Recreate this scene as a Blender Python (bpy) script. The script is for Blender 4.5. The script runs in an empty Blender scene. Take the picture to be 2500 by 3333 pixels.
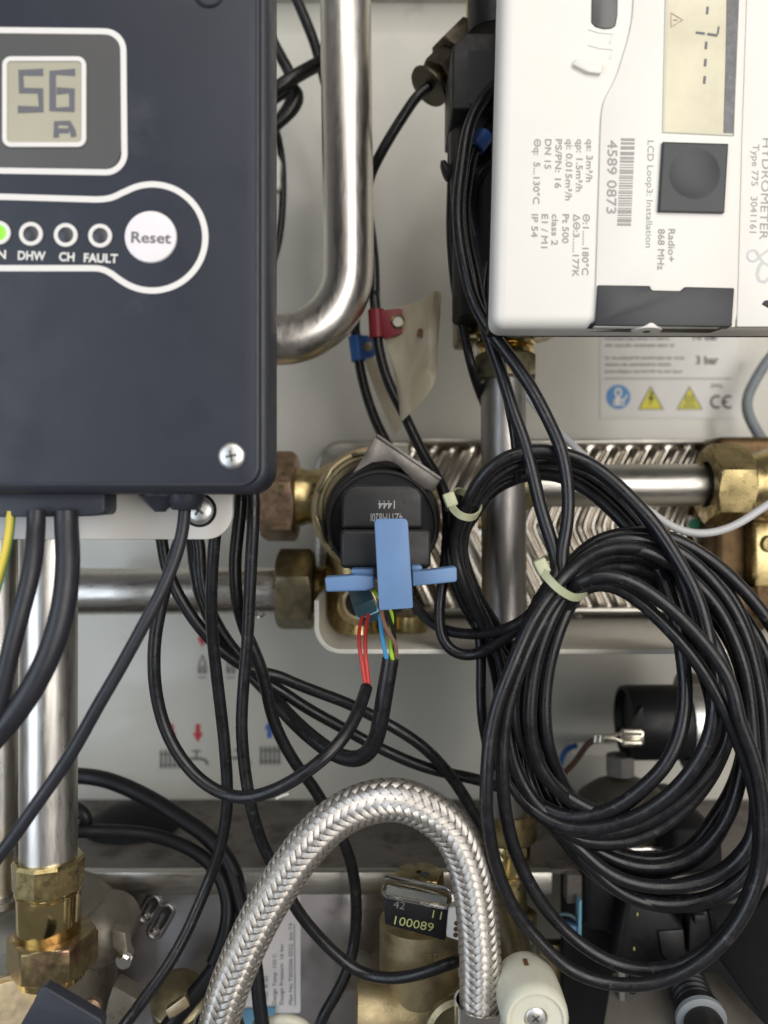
import bpy, bmesh, math, random
from mathutils import Vector, Matrix
random.seed(7)
R = math.radians
sc = bpy.context.scene
C = sc.collection
# ------------------------------------------------------------------ camera, world, lamps, exposure
HF = 50.0                                     # horizontal field of view (short side), like a phone's main lens
KF = 2 * math.tan(R(HF / 2))
cam = bpy.data.cameras.new('camera'); cam_o = bpy.data.objects.new('camera', cam); C.objects.link(cam_o)
cam.sensor_fit = 'HORIZONTAL'; cam.sensor_width = 36; cam.angle = R(HF)
cam_o.location = (0, 0, 0); cam_o.rotation_euler = (R(90), 0, 0)
cam.clip_start = 0.01; cam.clip_end = 20
cam.dof.use_dof = True; cam.dof.focus_distance = 0.298; cam.dof.aperture_fstop = 9.0
sc.camera = cam_o
w = bpy.data.worlds.new('World'); sc.world = w; w.use_nodes = True
bg = w.node_tree.nodes['Background']; bg.inputs[0].default_value = (1.0, 0.97, 0.93, 1); bg.inputs[1].default_value = 0.14

def lamp(name, loc, target, sx, sy, watts, col):
    l = bpy.data.lights.new(name, 'AREA'); l.shape = 'RECTANGLE'; l.size = sx; l.size_y = sy; l.energy = watts; l.color = col
    o = bpy.data.objects.new(name, l); C.objects.link(o); o.location = loc
    o.rotation_euler = (Vector(target) - Vector(loc)).to_track_quat('-Z', 'Y').to_euler()
    return o
lamp('window_light', (0.40, -0.42, 0.16), (0.0, 0.40, -0.02), 0.62, 0.85, 7.5, (1.0, 0.965, 0.915))
lamp('room_light', (-0.60, -0.30, -0.02), (-0.05, 0.36, -0.1), 0.5, 0.8, 4.0, (0.76, 0.87, 1.0))
lamp('ceiling_light', (0.05, -0.35, 0.75), (0.0, 0.40, 0.0), 0.7, 0.4, 2.6, (1.0, 0.95, 0.88))
sc.render.engine = 'CYCLES'
sc.view_settings.view_transform = 'Standard'; sc.view_settings.look = 'None'
sc.view_settings.exposure = 0.0; sc.view_settings.gamma = 1.0

# ------------------------------------------------------------------ where things stand
# a point seen at photo position (u, v) of the 2500 x 3333 frame, d metres in front of the lens plane
def P(u, v, d): return Vector(((u - 1250) * d * KF / 2500, d, (1666.5 - v) * d * KF / 2500))
def px(d): return d * KF / 2500
ZS = 1 / 1.659
CR = {'S': (0, 0, 1), 'A': (0, 0, ZS), 'B': (800, 0, ZS), 'C': (1500, 0, ZS), 'D': (0, 900, ZS), 'E': (800, 900, ZS), 'F': (1500, 900, ZS),
      'G': (0, 1700, ZS), 'H': (800, 1700, ZS), 'I': (1500, 1700, ZS), 'J': (0, 2333, ZS), 'K': (800, 2333, ZS), 'L': (1500, 2333, ZS),
      'M': (1000, 1400, 1 / 2.95), 'N': (0, 2700, 1 / 2.765)}
def uv(c, x, y):
    a = CR[c]; return a[0] + x * a[2], a[1] + y * a[2]
def cp(c, x, y, d):
    u, v = uv(c, x, y); return P(u, v, d)
X, Y, Z = Vector((1, 0, 0)), Vector((0, 1, 0)), Vector((0, 0, 1))

# ------------------------------------------------------------------ materials
MATS = {}
def mat(name, col, rough=0.5, metal=0.0, var=0.0, vs=120, bump=0.0, bs=1500, rv=0.0, stretch=(1, 1, 1), dirt=None, dcut=0.6, ds=90, spec=0.5, trans=0.0, emit=None, coat=0.0, speck=None, ior=1.45):
    m = bpy.data.materials.new(name); m.use_nodes = True; MATS[name] = m
    nt = m.node_tree; N = nt.nodes; L = nt.links; b = N['Principled BSDF']
    c4 = (*col, 1)
    b.inputs['Base Color'].default_value = c4; b.inputs['Roughness'].default_value = rough; b.inputs['Metallic'].default_value = metal
    b.inputs['Specular IOR Level'].default_value = spec; b.inputs['Transmission Weight'].default_value = trans; b.inputs['Coat Weight'].default_value = coat
    b.inputs['IOR'].default_value = ior
    if emit: b.inputs['Emission Color'].default_value = (*emit[0], 1); b.inputs['Emission Strength'].default_value = emit[1]
    tc = N.new('ShaderNodeTexCoord'); mp = N.new('ShaderNodeMapping'); mp.inputs['Scale'].default_value = stretch
    L.new(tc.outputs['Object'], mp.inputs['Vector'])
    def noise(s, det=4, rg=0.6):
        n = N.new('ShaderNodeTexNoise'); n.inputs['Scale'].default_value = s; n.inputs['Detail'].default_value = det; n.inputs['Roughness'].default_value = rg
        L.new(mp.outputs[0], n.inputs['Vector']); return n.outputs['Fac']
    def ramp(src, a, bb):
        r = N.new('ShaderNodeMapRange'); r.inputs['From Min'].default_value = a; r.inputs['From Max'].default_value = bb; L.new(src, r.inputs['Value']); return r.outputs[0]
    def mix(f, a, bcol):
        x = N.new('ShaderNodeMix'); x.data_type = 'RGBA'; L.new(f, x.inputs[0])
        for i, v in ((6, a), (7, bcol)):
            if isinstance(v, tuple): x.inputs[i].default_value = (*v[:3], 1)
            else: L.new(v, x.inputs[i])
        return x.outputs[2]
    out = None
    if var:
        out = mix(ramp(noise(vs), 0.3, 0.7), tuple(c * (1 - var) for c in col), tuple(min(1, c * (1 + var)) for c in col))
    if dirt:
        out = mix(ramp(noise(ds, 6, 0.7), dcut, dcut + 0.12), out if out else col, dirt)
    if speck:
        out = mix(ramp(noise(1400, 2, 0.5), speck[1], speck[1] + 0.05), out if out else col, speck[0])
    if out: L.new(out, b.inputs['Base Color'])
    if rv:
        mr = N.new('ShaderNodeMapRange'); mr.inputs['From Min'].default_value = 0.3; mr.inputs['From Max'].default_value = 0.7
        mr.inputs['To Min'].default_value = max(0.03, rough - rv); mr.inputs['To Max'].default_value = min(1, rough + rv)
        L.new(noise(vs * 2.3, 5), mr.inputs['Value']); L.new(mr.outputs[0], b.inputs['Roughness'])
    if bump:
        bp = N.new('ShaderNodeBump'); bp.inputs['Strength'].default_value = bump; bp.inputs['Distance'].default_value = 0.0002
        L.new(noise(bs, 3), bp.inputs['Height']); L.new(bp.outputs[0], b.inputs['Normal'])
    return m
wall_m = mat('wall_enamel', (0.575, 0.558, 0.495), 0.22, var=0.05, vs=14, bump=0.03, bs=900, rv=0.08, dirt=(0.47, 0.44, 0.37), dcut=0.62, ds=26, speck=((0.32, 0.28, 0.2), 0.80))
white_m = mat('white_plastic', (0.67, 0.645, 0.60), 0.38, var=0.02, vs=40, bump=0.06, bs=3000, dirt=(0.66, 0.62, 0.54), dcut=0.68, ds=60)
whitepaint_m = mat('white_paint', (0.72, 0.69, 0.62), 0.42, var=0.04, vs=60, bump=0.05, bs=2000, speck=((0.3, 0.26, 0.2), 0.76))
shelf_m = mat('shelf_paint', (0.68, 0.65, 0.57), 0.40, var=0.07, vs=60, bump=0.1, bs=1400, speck=((0.25, 0.2, 0.14), 0.72), dirt=(0.5, 0.46, 0.38), dcut=0.6)
box_m = mat('box_plastic', (0.027, 0.030, 0.041), 0.46, var=0.08, vs=50, rv=0.06, bump=0.10, bs=4200, speck=((0.10, 0.10, 0.12), 0.79))
lid_m = mat('lid_foil', (0.019, 0.022, 0.033), 0.48, var=0.10, vs=22, bump=0.10, bs=4200, rv=0.10, speck=((0.13, 0.13, 0.15), 0.775), dirt=(0.032, 0.035, 0.046), dcut=0.58, ds=36)
black_m = mat('black_plastic', (0.009, 0.009, 0.011), 0.42, spec=0.35, var=0.15, vs=120, bump=0.10, bs=2500, rv=0.08)
dark_m = mat('dark_plastic', (0.0145, 0.014, 0.0145), 0.5, var=0.12, vs=90, bump=0.12, bs=2600, rv=0.1)
cable_m = mat('cable_sheath', (0.0095, 0.0095, 0.0115), 0.33, var=0.2, vs=110, bump=0.18, bs=900, rv=0.14, dirt=(0.050, 0.048, 0.046), dcut=0.60, ds=210, speck=((0.16, 0.15, 0.14), 0.775))
cable2_m = mat('cable_sheath_grey', (0.019, 0.020, 0.026), 0.42, var=0.15, vs=110, bump=0.10, bs=1200, rv=0.08, dirt=(0.055, 0.055, 0.06), dcut=0.62, ds=210, speck=((0.17, 0.16, 0.16), 0.78))
steel_v = mat('steel_pipe_upright', (0.68, 0.65, 0.61), 0.33, 1, var=0.08, vs=300, bump=0.06, bs=900, rv=0.07, stretch=(1, 1, 0.18), dirt=(0.40, 0.37, 0.33), dcut=0.62, ds=70)
steel_h = mat('steel_pipe_level', (0.65, 0.63, 0.59), 0.31, 1, var=0.09, vs=300, bump=0.06, bs=900, rv=0.08, stretch=(0.15, 1, 1), dirt=(0.36, 0.33, 0.29), dcut=0.62, ds=70)
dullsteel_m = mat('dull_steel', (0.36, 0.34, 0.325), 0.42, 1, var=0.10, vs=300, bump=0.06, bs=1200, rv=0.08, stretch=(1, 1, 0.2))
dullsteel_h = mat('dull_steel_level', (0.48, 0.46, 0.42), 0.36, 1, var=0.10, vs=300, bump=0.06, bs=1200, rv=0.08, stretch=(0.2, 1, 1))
plate_m = mat('pressed_steel', (0.55, 0.51, 0.45), 0.16, 1, var=0.06, vs=60, rv=0.05, bump=0.03, bs=800, dirt=(0.42, 0.36, 0.29), dcut=0.7)
frontsteel_m = mat('sheet_steel', (0.43, 0.415, 0.425), 0.32, 1, var=0.2, vs=25, rv=0.1, bump=0.05, bs=900, dirt=(0.24, 0.2, 0.16), dcut=0.58, ds=40)
shadegrime_m = mat('shaded_grimy_sheet', (0.135, 0.120, 0.105), 0.55, 0.0, var=0.25, vs=40, bump=0.2, bs=700, dirt=(0.055, 0.046, 0.037), dcut=0.5, ds=45, speck=((0.3, 0.27, 0.22), 0.76))  # dark base holds the recess shade; blotches and specks are dirt
chrome_m = mat('chrome', (0.80, 0.78, 0.75), 0.12, 1, var=0.05, vs=200, rv=0.04)
zinc_m = mat('zinc_screw', (0.70, 0.70, 0.68), 0.42, 1, var=0.12, vs=260, rv=0.1, bump=0.1, bs=2000)
clip_m = mat('spring_steel', (0.17, 0.16, 0.15), 0.45, 1, var=0.10, vs=200, rv=0.08, bump=0.06, bs=3000)
mixbrass_m = mat('worn_brass', (0.44, 0.34, 0.18), 0.40, 1, var=0.22, vs=120, bump=0.3, bs=1100, rv=0.1, dirt=(0.30, 0.185, 0.12), dcut=0.50, ds=60)
bronzecast_m = mat('bronze_casting', (0.40, 0.325, 0.19), 0.50, 0.85, var=0.2, vs=90, bump=0.5, bs=1600, rv=0.1, dirt=(0.24, 0.19, 0.11), dcut=0.56, ds=60)
shadebrass_m = mat('shaded_brass', (0.115, 0.10, 0.075), 0.42, 1, var=0.25, vs=130, bump=0.25, bs=1300, rv=0.1)  # brass darkened: its backlit shade is put into the base colour
umber_m = mat('brown_casting', (0.13, 0.082, 0.038), 0.45, 0.8, var=0.3, vs=60, bump=0.4, bs=1000, dirt=(0.05, 0.032, 0.018), dcut=0.52, ds=50)
brass_m = mat('brass', (0.46, 0.365, 0.18), 0.30, 1, var=0.18, vs=140, bump=0.15, bs=1100, rv=0.10, dirt=(0.20, 0.15, 0.075), dcut=0.56, ds=110)
polbrass_m = mat('polished_brass', (0.64, 0.51, 0.25), 0.14, 1, var=0.10, vs=120, rv=0.05, bump=0.04, bs=1200, dirt=(0.40, 0.28, 0.10), dcut=0.64, ds=120)
castbrass_m = mat('cast_brass', (0.30, 0.235, 0.115), 0.42, 1, var=0.25, vs=110, bump=0.5, bs=1500, rv=0.12, dirt=(0.13, 0.10, 0.06), dcut=0.55, ds=80)
dullbrass_m = mat('dull_brass', (0.27, 0.235, 0.145), 0.40, 1, var=0.16, vs=130, bump=0.2, bs=1400, rv=0.1, dirt=(0.13, 0.115, 0.085), dcut=0.58, ds=90)
copper_m = mat('reddish_brass', (0.40, 0.27, 0.19), 0.44, 1, var=0.30, vs=140, bump=0.4, bs=1100, rv=0.12, dirt=(0.22, 0.18, 0.10), dcut=0.50, ds=90)
greybrass_m = mat('grey_brass_body', (0.20, 0.18, 0.145), 0.55, 0.6, var=0.18, vs=70, bump=0.35, bs=1700, rv=0.1, dirt=(0.12, 0.10, 0.075), dcut=0.56, ds=50)
gold_m = mat('gold_ring', (0.74, 0.59, 0.38), 0.45, 1, var=0.1, vs=200, rv=0.08)
braid_m = mat('braid_wire', (0.74, 0.70, 0.65), 0.40, 1, var=0.16, vs=420)
blue_m = mat('blue_plastic', (0.115, 0.205, 0.375), 0.42, var=0.05, vs=80, bump=0.06, bs=2600)
bluetag_m = mat('blue_tag', (0.03, 0.13, 0.42), 0.45, var=0.12, vs=200, bump=0.1, bs=2000)
bluesleeve_m = mat('blue_sleeve', (0.045, 0.12, 0.42), 0.5, var=0.1, vs=300, bump=0.2, bs=2500)
palblue_m = mat('pale_blue_plastic', (0.18, 0.42, 0.58), 0.35, var=0.06)
teal_m = mat('dark_teal_plastic', (0.035, 0.075, 0.095), 0.35, var=0.08)
redtag_m = mat('red_tag', (0.185, 0.010, 0.020), 0.45, var=0.12, vs=200, bump=0.1, bs=2000)
redwire_m = mat('red_wire', (0.52, 0.045, 0.035), 0.40, var=0.06)
brownwire_m = mat('brown_wire', (0.27, 0.15, 0.11), 0.45, var=0.06)
dkbrown_m = mat('dark_brown_wire', (0.085, 0.040, 0.028), 0.45, var=0.08)
bluewire_m = mat('blue_wire', (0.07, 0.32, 0.62), 0.42, var=0.05)
dkblue_m = mat('deep_blue_wire', (0.02, 0.09, 0.28), 0.42, var=0.05)
green_m = mat('lime_wire', (0.36, 0.62, 0.06), 0.42, var=0.05)
blackwire_m = mat('black_wire', (0.02, 0.02, 0.02), 0.4)
yellow_m = mat('yellow_wire', (0.68, 0.55, 0.07), 0.42)
greenstripe_m = mat('green_stripe', (0.07, 0.30, 0.12), 0.42)
tie_m = mat('cable_tie_nylon', (0.42, 0.435, 0.28), 0.42, var=0.08, vs=200)
greycable_m = mat('grey_cable', (0.20, 0.22, 0.235), 0.5, var=0.08)
whitecable_m = mat('pale_grey_cable', (0.52, 0.52, 0.53), 0.42, var=0.05)
ink_white = mat('white_ink', (0.70, 0.67, 0.64), 0.5)
ink_grey = mat('grey_ink', (0.30, 0.29, 0.28), 0.6)
ink_dark = mat('dark_ink', (0.03, 0.03, 0.032), 0.6)
ink_mid = mat('faded_ink', (0.28, 0.27, 0.26), 0.6)
icon_m = mat('icon_ink', (0.13, 0.125, 0.12), 0.6)
red_ink = mat('red_ink', (0.50, 0.035, 0.05), 0.5)
blue_ink = mat('blue_ink', (0.025, 0.12, 0.42), 0.5)
sky_ink = mat('sign_blue', (0.06, 0.22, 0.48), 0.45)
yel_ink = mat('sign_yellow', (0.62, 0.56, 0.02), 0.45)
paper_m = mat('label_paper', (0.60, 0.585, 0.55), 0.35, var=0.04, vs=60)
plate_label_m = mat('nameplate_foil', (0.62, 0.60, 0.61), 0.40, var=0.04, vs=60)
lcd_m = mat('lcd_glass', (0.40, 0.375, 0.29), 0.14, var=0.06, vs=20)
lcd2_m = mat('meter_lcd', (0.51, 0.465, 0.33), 0.10, var=0.16, vs=34)  # tan tone and soft blotches paint a reflection into the display
lcdseg_m = mat('lcd_segment', (0.10, 0.105, 0.115), 0.4)
bezel_m = mat('display_lens', (0.085, 0.083, 0.082), 0.35, var=0.04, vs=30)
button_m = mat('reset_button', (0.74, 0.70, 0.71), 0.45, var=0.02)
led_off = mat('led_unlit', (0.045, 0.046, 0.055), 0.4)
led_on = mat('led_lit', (0.10, 0.62, 0.03), 0.4, emit=((0.16, 1.0, 0.03), 1.6))
greybtn_m = mat('charcoal_button', (0.020, 0.022, 0.026), 0.42, var=0.06, bump=0.1, bs=2500)
greylens_m = mat('grey_lens', (0.085, 0.085, 0.085), 0.3)
knob_m = mat('ivory_plastic', (0.60, 0.59, 0.48), 0.42, var=0.07, vs=60, bump=0.1, bs=1400, dirt=(0.44, 0.40, 0.28), dcut=0.62, ds=60)
greyplastic_m = mat('grey_plastic', (0.13, 0.125, 0.12), 0.5, var=0.12)
greysheet_m = mat('grey_sheet', (0.20, 0.185, 0.165), 0.42, 0.3, var=0.15, vs=40, rv=0.1)
ring_m = mat('grey_ring', (0.22, 0.24, 0.255), 0.45, var=0.06)
seg_yel = mat('tag_yellow_ink', (0.36, 0.37, 0.14), 0.5)
tape_m = mat('blue_tape', (0.10, 0.24, 0.36), 0.5, var=0.1)
greenmark_m = mat('green_paint', (0.03, 0.24, 0.12), 0.5, var=0.15, vs=300)
stain_m = mat('rust_stain', (0.11, 0.055, 0.025), 0.7)
rubber_m = mat('dark_rubber', (0.010, 0.0098, 0.011), 0.6, var=0.2, vs=60, spec=0.22)
spade_m = mat('spade_terminal', (0.76, 0.72, 0.62), 0.22, 1, var=0.1)
clear_m = mat('clear_plastic', (0.92, 0.93, 0.92), 0.06, trans=1.0)
scuff_m = mat('scuff', (0.42, 0.40, 0.37), 0.6)
# translucent tag film
def film():
    m = bpy.data.materials.new('tag_film'); m.use_nodes = True; nt = m.node_tree; N = nt.nodes; L = nt.links
    b = N['Principled BSDF']; b.inputs['Roughness'].default_value = 0.3
    tc = N.new('ShaderNodeTexCoord'); mp = N.new('ShaderNodeMapping'); mp.inputs['Scale'].default_value = (1, 1, 0.4); L.new(tc.outputs['Object'], mp.inputs[0])
    n = N.new('ShaderNodeTexNoise'); n.inputs['Scale'].default_value = 150; n.inputs['Detail'].default_value = 5; L.new(mp.outputs[0], n.inputs['Vector'])
    r = N.new('ShaderNodeValToRGB'); r.color_ramp.elements[0].position = 0.40; r.color_ramp.elements[0].color = (0.70, 0.63, 0.49, 1)
    r.color_ramp.elements[1].position = 0.58; r.color_ramp.elements[1].color = (0.84, 0.79, 0.67, 1)
    L.new(n.outputs['Fac'], r.inputs[0]); L.new(r.outputs[0], b.inputs['Base Color'])
    t = N.new('ShaderNodeBsdfTranslucent'); t.inputs['Color'].default_value = (0.66, 0.60, 0.45, 1)
    g = N.new('ShaderNodeBsdfTransparent')
    a = N.new('ShaderNodeMixShader'); a.inputs[0].default_value = 0.45; L.new(b.outputs[0], a.inputs[1]); L.new(t.outputs[0], a.inputs[2])
    c = N.new('ShaderNodeMixShader'); c.inputs[0].default_value = 0.24; L.new(a.outputs[0], c.inputs[1]); L.new(g.outputs[0], c.inputs[2])
    L.new(c.outputs[0], N['Material Output'].inputs[0]); return m
film_m = film()
# braid: fine wires lie side by side in every carrier (uv.y runs across it)
def braid_bump():
    nt = braid_m.node_tree; N = nt.nodes; L = nt.links; b = N['Principled BSDF']
    u = N.new('ShaderNodeUVMap'); s = N.new('ShaderNodeSeparateXYZ'); L.new(u.outputs[0], s.inputs[0])
    k = N.new('ShaderNodeMath'); k.operation = 'MULTIPLY'; k.inputs[1].default_value = 2 * math.pi * 7; L.new(s.outputs['Y'], k.inputs[0])
    q = N.new('ShaderNodeMath'); q.operation = 'SINE'; L.new(k.outputs[0], q.inputs[0])
    bp = N.new('ShaderNodeBump'); bp.inputs['Strength'].default_value = 0.45; bp.inputs['Distance'].default_value = 0.00010
    L.new(q.outputs[0], bp.inputs['Height']); L.new(bp.outputs[0], b.inputs['Normal'])
braid_bump()

# ------------------------------------------------------------------ objects
def wloc(o):
    v = Vector((0, 0, 0))
    while o: v = v + o.location; o = o.parent
    return v
def tag(o, label=None, cat=None, group=None, kind=None):
    if label: o['label'] = label
    if cat: o['category'] = cat
    if group: o['group'] = group
    if kind: o['kind'] = kind
    return o
def thing(name, label, cat, loc, group=None):
    o = bpy.data.objects.new(name, None); o.empty_display_size = 0.01; C.objects.link(o); o.location = loc
    return tag(o, label, cat, group)
def obj(name, bm, m, parent=None, smooth=38, label=None):
    bmesh.ops.recalc_face_normals(bm, faces=bm.faces)
    lo = Vector((1e9,) * 3); hi = Vector((-1e9,) * 3)
    for v in bm.verts:
        for i in range(3): lo[i] = min(lo[i], v.co[i]); hi[i] = max(hi[i], v.co[i])
    c = (lo + hi) / 2
    bmesh.ops.translate(bm, verts=bm.verts, vec=-c)
    me = bpy.data.meshes.new(name); bm.to_mesh(me); bm.free()
    me.materials.append(m)
    if smooth:
        me.polygons.foreach_set('use_smooth', [True] * len(me.polygons)); me.set_sharp_from_angle(angle=R(smooth))
    o = bpy.data.objects.new(name, me); C.objects.link(o)
    if parent: o.parent = parent; o.location = c - wloc(parent)
    else: o.location = c
    if label: o['label'] = label
    return o
def B(): return bmesh.new()
def merge(bm, t):
    me = bpy.data.meshes.new('tmp'); t.to_mesh(me); t.free(); bm.from_mesh(me); bpy.data.meshes.remove(me); return bm
def perp(a):
    a = a.normalized(); r = Z if abs(a.z) < 0.9 else X
    u = r.cross(a).normalized(); return u, a.cross(u).normalized()
def lathe(bm, base, axis, prof, n=48, cap=True):
    a = Vector(axis).normalized(); u, v = perp(a); rings = []
    for r, h in prof:
        rings.append([bm.verts.new(base + a * h + (u * math.cos(t) + v * math.sin(t)) * max(r, 1e-6)) for t in (2 * math.pi * i / n for i in range(n))])
    for p, q in zip(rings, rings[1:]):
        for i in range(n): bm.faces.new((p[i], p[(i + 1) % n], q[(i + 1) % n], q[i]))
    if cap:
        bm.faces.new(rings[0][::-1]); bm.faces.new(rings[-1])
    return bm
def cyl(bm, a, b, r, n=48, bev=0.0):
    ax = b - a; L = ax.length
    pr = [(r - bev, 0), (r, bev), (r, L - bev), (r - bev, L)] if bev else [(r, 0), (r, L)]
    return lathe(bm, a, ax, pr, n)
def hexnut(bm, base, axis, rflat, L, hole, rot=0.0, sides=6, ch=0.93):
    a = Vector(axis).normalized(); u, v = perp(a); n = sides * 8; rc = rflat / math.cos(math.pi / sides); c0 = rflat + (rc - rflat) * 0.12
    hs = [0, 0.12, 0.25, 0.4, 0.6]; e = (rc - c0) * 1.0
    hh = [x * e * 1.1 for x in hs]; hh = [(h, c0 + h * 1.7) for h in hh] + [(L - h, c0 + h * 1.7) for h in reversed(hh)]
    rings = []
    inner0 = [bm.verts.new(base + (u * math.cos(t) + v * math.sin(t)) * hole) for t in (rot + 2 * math.pi * i / n for i in range(n))]
    rings.append(inner0)
    for h, lim in hh:
        ring = []
        for i in range(n):
            t = 2 * math.pi * i / n; k = ((t + math.pi / sides) % (2 * math.pi / sides)) - math.pi / sides
            # corner at k = +-pi/sides
            r = min(rflat / math.cos(k), lim)
            tt = t + rot
            ring.append(bm.verts.new(base + a * h + (u * math.cos(tt) + v * math.sin(tt)) * r))
        rings.append(ring)
    rings.append([bm.verts.new(base + a * L + (u * math.cos(t) + v * math.sin(t)) * hole) for t in (rot + 2 * math.pi * i / n for i in range(n))])
    for p, q in zip(rings, rings[1:]):
        for i in range(n): bm.faces.new((p[i], p[(i + 1) % n], q[(i + 1) % n], q[i]))
    for i in range(n): bm.faces.new((rings[-1][i], rings[-1][(i + 1) % n], rings[0][(i + 1) % n], rings[0][i]))
    return bm
def bevel_all(t, off, seg=2, ang=30):
    es = [e for e in t.edges if len(e.link_faces) == 2 and e.calc_face_angle(0) > R(ang)]
    if off > 0 and es: bmesh.ops.bevel(t, geom=es, offset=off, segments=seg, profile=0.5, affect='EDGES', clamp_overlap=True)
    return t
def obox(bm, c, hx, hy, hz, bev=0.0, seg=2):
    t = B(); vs = {}
    for i in (-1, 1):
        for j in (-1, 1):
            for k in (-1, 1): vs[i, j, k] = t.verts.new(c + hx * i + hy * j + hz * k)
    for f in (((-1, -1, -1), (-1, 1, -1), (1, 1, -1), (1, -1, -1)), ((-1, -1, 1), (1, -1, 1), (1, 1, 1), (-1, 1, 1)), ((-1, -1, -1), (1, -1, -1), (1, -1, 1), (-1, -1, 1)),
              ((-1, 1, -1), (-1, 1, 1), (1, 1, 1), (1, 1, -1)), ((-1, -1, -1), (-1, -1, 1), (-1, 1, 1), (-1, 1, -1)), ((1, -1, -1), (1, 1, -1), (1, 1, 1), (1, -1, 1))):
        t.faces.new([vs[q] for q in f])
    bmesh.ops.recalc_face_normals(t, faces=t.faces)
    bevel_all(t, bev, seg); return merge(bm, t)
def box(bm, u0, v0, u1, v1, d0, d1, bev=0.0, seg=2):   # faces the room; its front fills (u0..u1, v0..v1) at d0 and it reaches back to d1
    a = P(u0, v0, d0); b = P(u1, v1, d0)
    return obox(bm, Vector(((a.x + b.x) / 2, (d0 + d1) / 2, (a.z + b.z) / 2)), X * abs(b.x - a.x) / 2, Y * abs(d1 - d0) / 2, Z * abs(a.z - b.z) / 2, bev, seg)
def prism(bm, pts, vec, bev=0.0, seg=2):
    t = B(); f0 = [t.verts.new(p) for p in pts]; f1 = [t.verts.new(p + vec) for p in pts]; n = len(pts)
    t.faces.new(f0); t.faces.new(f1[::-1])
    for i in range(n): t.faces.new((f0[i], f1[i], f1[(i + 1) % n], f0[(i + 1) % n]))
    bmesh.ops.recalc_face_normals(t, faces=t.faces)
    bevel_all(t, bev, seg); return merge(bm, t)
def pp(bm, c, pts, d, th, bev=0.0, seg=2): return prism(bm, [cp(c, x, y, d) for x, y in pts], Y * th, bev, seg)
def rr(x0, y0, x1, y1, r, n=8):
    out = []
    for cx, cy, a0 in ((x1 - r, y0 + r, -90), (x1 - r, y1 - r, 0), (x0 + r, y1 - r, 90), (x0 + r, y0 + r, 180)):
        for i in range(n + 1):
            a = R(a0 + 90 * i / n); out.append((cx + r * math.cos(a), cy + r * math.sin(a)))
    return out
def circ(x, y, r, n=40): return [(x + r * math.cos(2 * math.pi * i / n), y + r * math.sin(2 * math.pi * i / n)) for i in range(n)]
def catmull(pts, step=0.0015, closed=False):
    out = []; n = len(pts)
    segs = n if closed else n - 1
    for i in range(segs):
        if closed: p0, p1, p2, p3 = pts[(i - 1) % n], pts[i], pts[(i + 1) % n], pts[(i + 2) % n]
        else: p1, p2 = pts[i], pts[i + 1]; p0 = pts[i - 1] if i else p1 * 2 - p2; p3 = pts[i + 2] if i + 2 < n else p2 * 2 - p1
        # centripetal parametrisation keeps the bends round
        t01 = max((p1 - p0).length, 1e-6) ** 0.5; t12 = max((p2 - p1).length, 1e-6) ** 0.5; t23 = max((p3 - p2).length, 1e-6) ** 0.5
        m1 = (p2 - p1) + t12 * ((p1 - p0) / t01 - (p2 - p0) / (t01 + t12)); m2 = (p2 - p1) + t12 * ((p3 - p2) / t23 - (p3 - p1) / (t12 + t23))
        k = max(2, int((p2 - p1).length / step))
        for j in range(k):
            s = j / k; s2 = s * s; s3 = s2 * s
            out.append((2 * s3 - 3 * s2 + 1) * p1 + (s3 - 2 * s2 + s) * m1 + (-2 * s3 + 3 * s2) * p2 + (s3 - s2) * m2)
    if not closed: out.append(pts[-1].copy())
    return out
def smooth_path(path, it=6):
    for _ in range(it): path = [path[0]] + [(path[i - 1] + path[i] * 2 + path[i + 1]) / 4 for i in range(1, len(path) - 1)] + [path[-1]]
    return path
def frames(path, closed=False):
    n = len(path); T = []
    for i in range(n):
        a = path[i - 1] if (i or closed) else path[0]; b = path[(i + 1) % n] if (i + 1 < n or closed) else path[-1]
        T.append((b - a).normalized())
    u, _ = perp(T[0]); out = []
    for t in T:
        u = (u - t * u.dot(t)).normalized(); out.append((t, u, t.cross(u)))
    return out
def tube(bm, path, r, n=14, closed=False, ry=None):
    fr = frames(path, closed); rings = []
    for i, p in enumerate(path):
        t, u, v = fr[i]; ri = r[i] if isinstance(r, list) else r; rj = ri if ry is None else ry
        rings.append([bm.verts.new(p + u * math.cos(a) * ri + v * math.sin(a) * rj) for a in (2 * math.pi * k / n for k in range(n))])
    m = len(rings)
    for i in range(m if closed else m - 1):
        p, q = rings[i], rings[(i + 1) % m]
        for k in range(n): bm.faces.new((p[k], p[(k + 1) % n], q[(k + 1) % n], q[k]))
    if not closed: bm.faces.new(rings[0][::-1]); bm.faces.new(rings[-1])
    return bm
def strap(bm, path, wdt, th, centre, closed=False):
    n = len(path); rings = []
    for i, p in enumerate(path):
        a = path[i - 1] if (i or closed) else path[0]; b = path[(i + 1) % n] if (i + 1 < n or closed) else path[-1]
        t = (b - a).normalized(); nn = (p - centre); nn = (nn - t * nn.dot(t)).normalized(); bb = t.cross(nn)
        rings.append([bm.verts.new(p + bb * sx * wdt / 2 + nn * sy * th / 2) for sx, sy in ((-1, -1), (1, -1), (1, 1), (-1, 1))])
    for i in range(n if closed else n - 1):
        p, q = rings[i], rings[(i + 1) % n]
        for k in range(4): bm.faces.new((p[k], p[(k + 1) % 4], q[(k + 1) % 4], q[k]))
    if not closed: bm.faces.new(rings[0][::-1]); bm.faces.new(rings[-1])
    return bm
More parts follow.
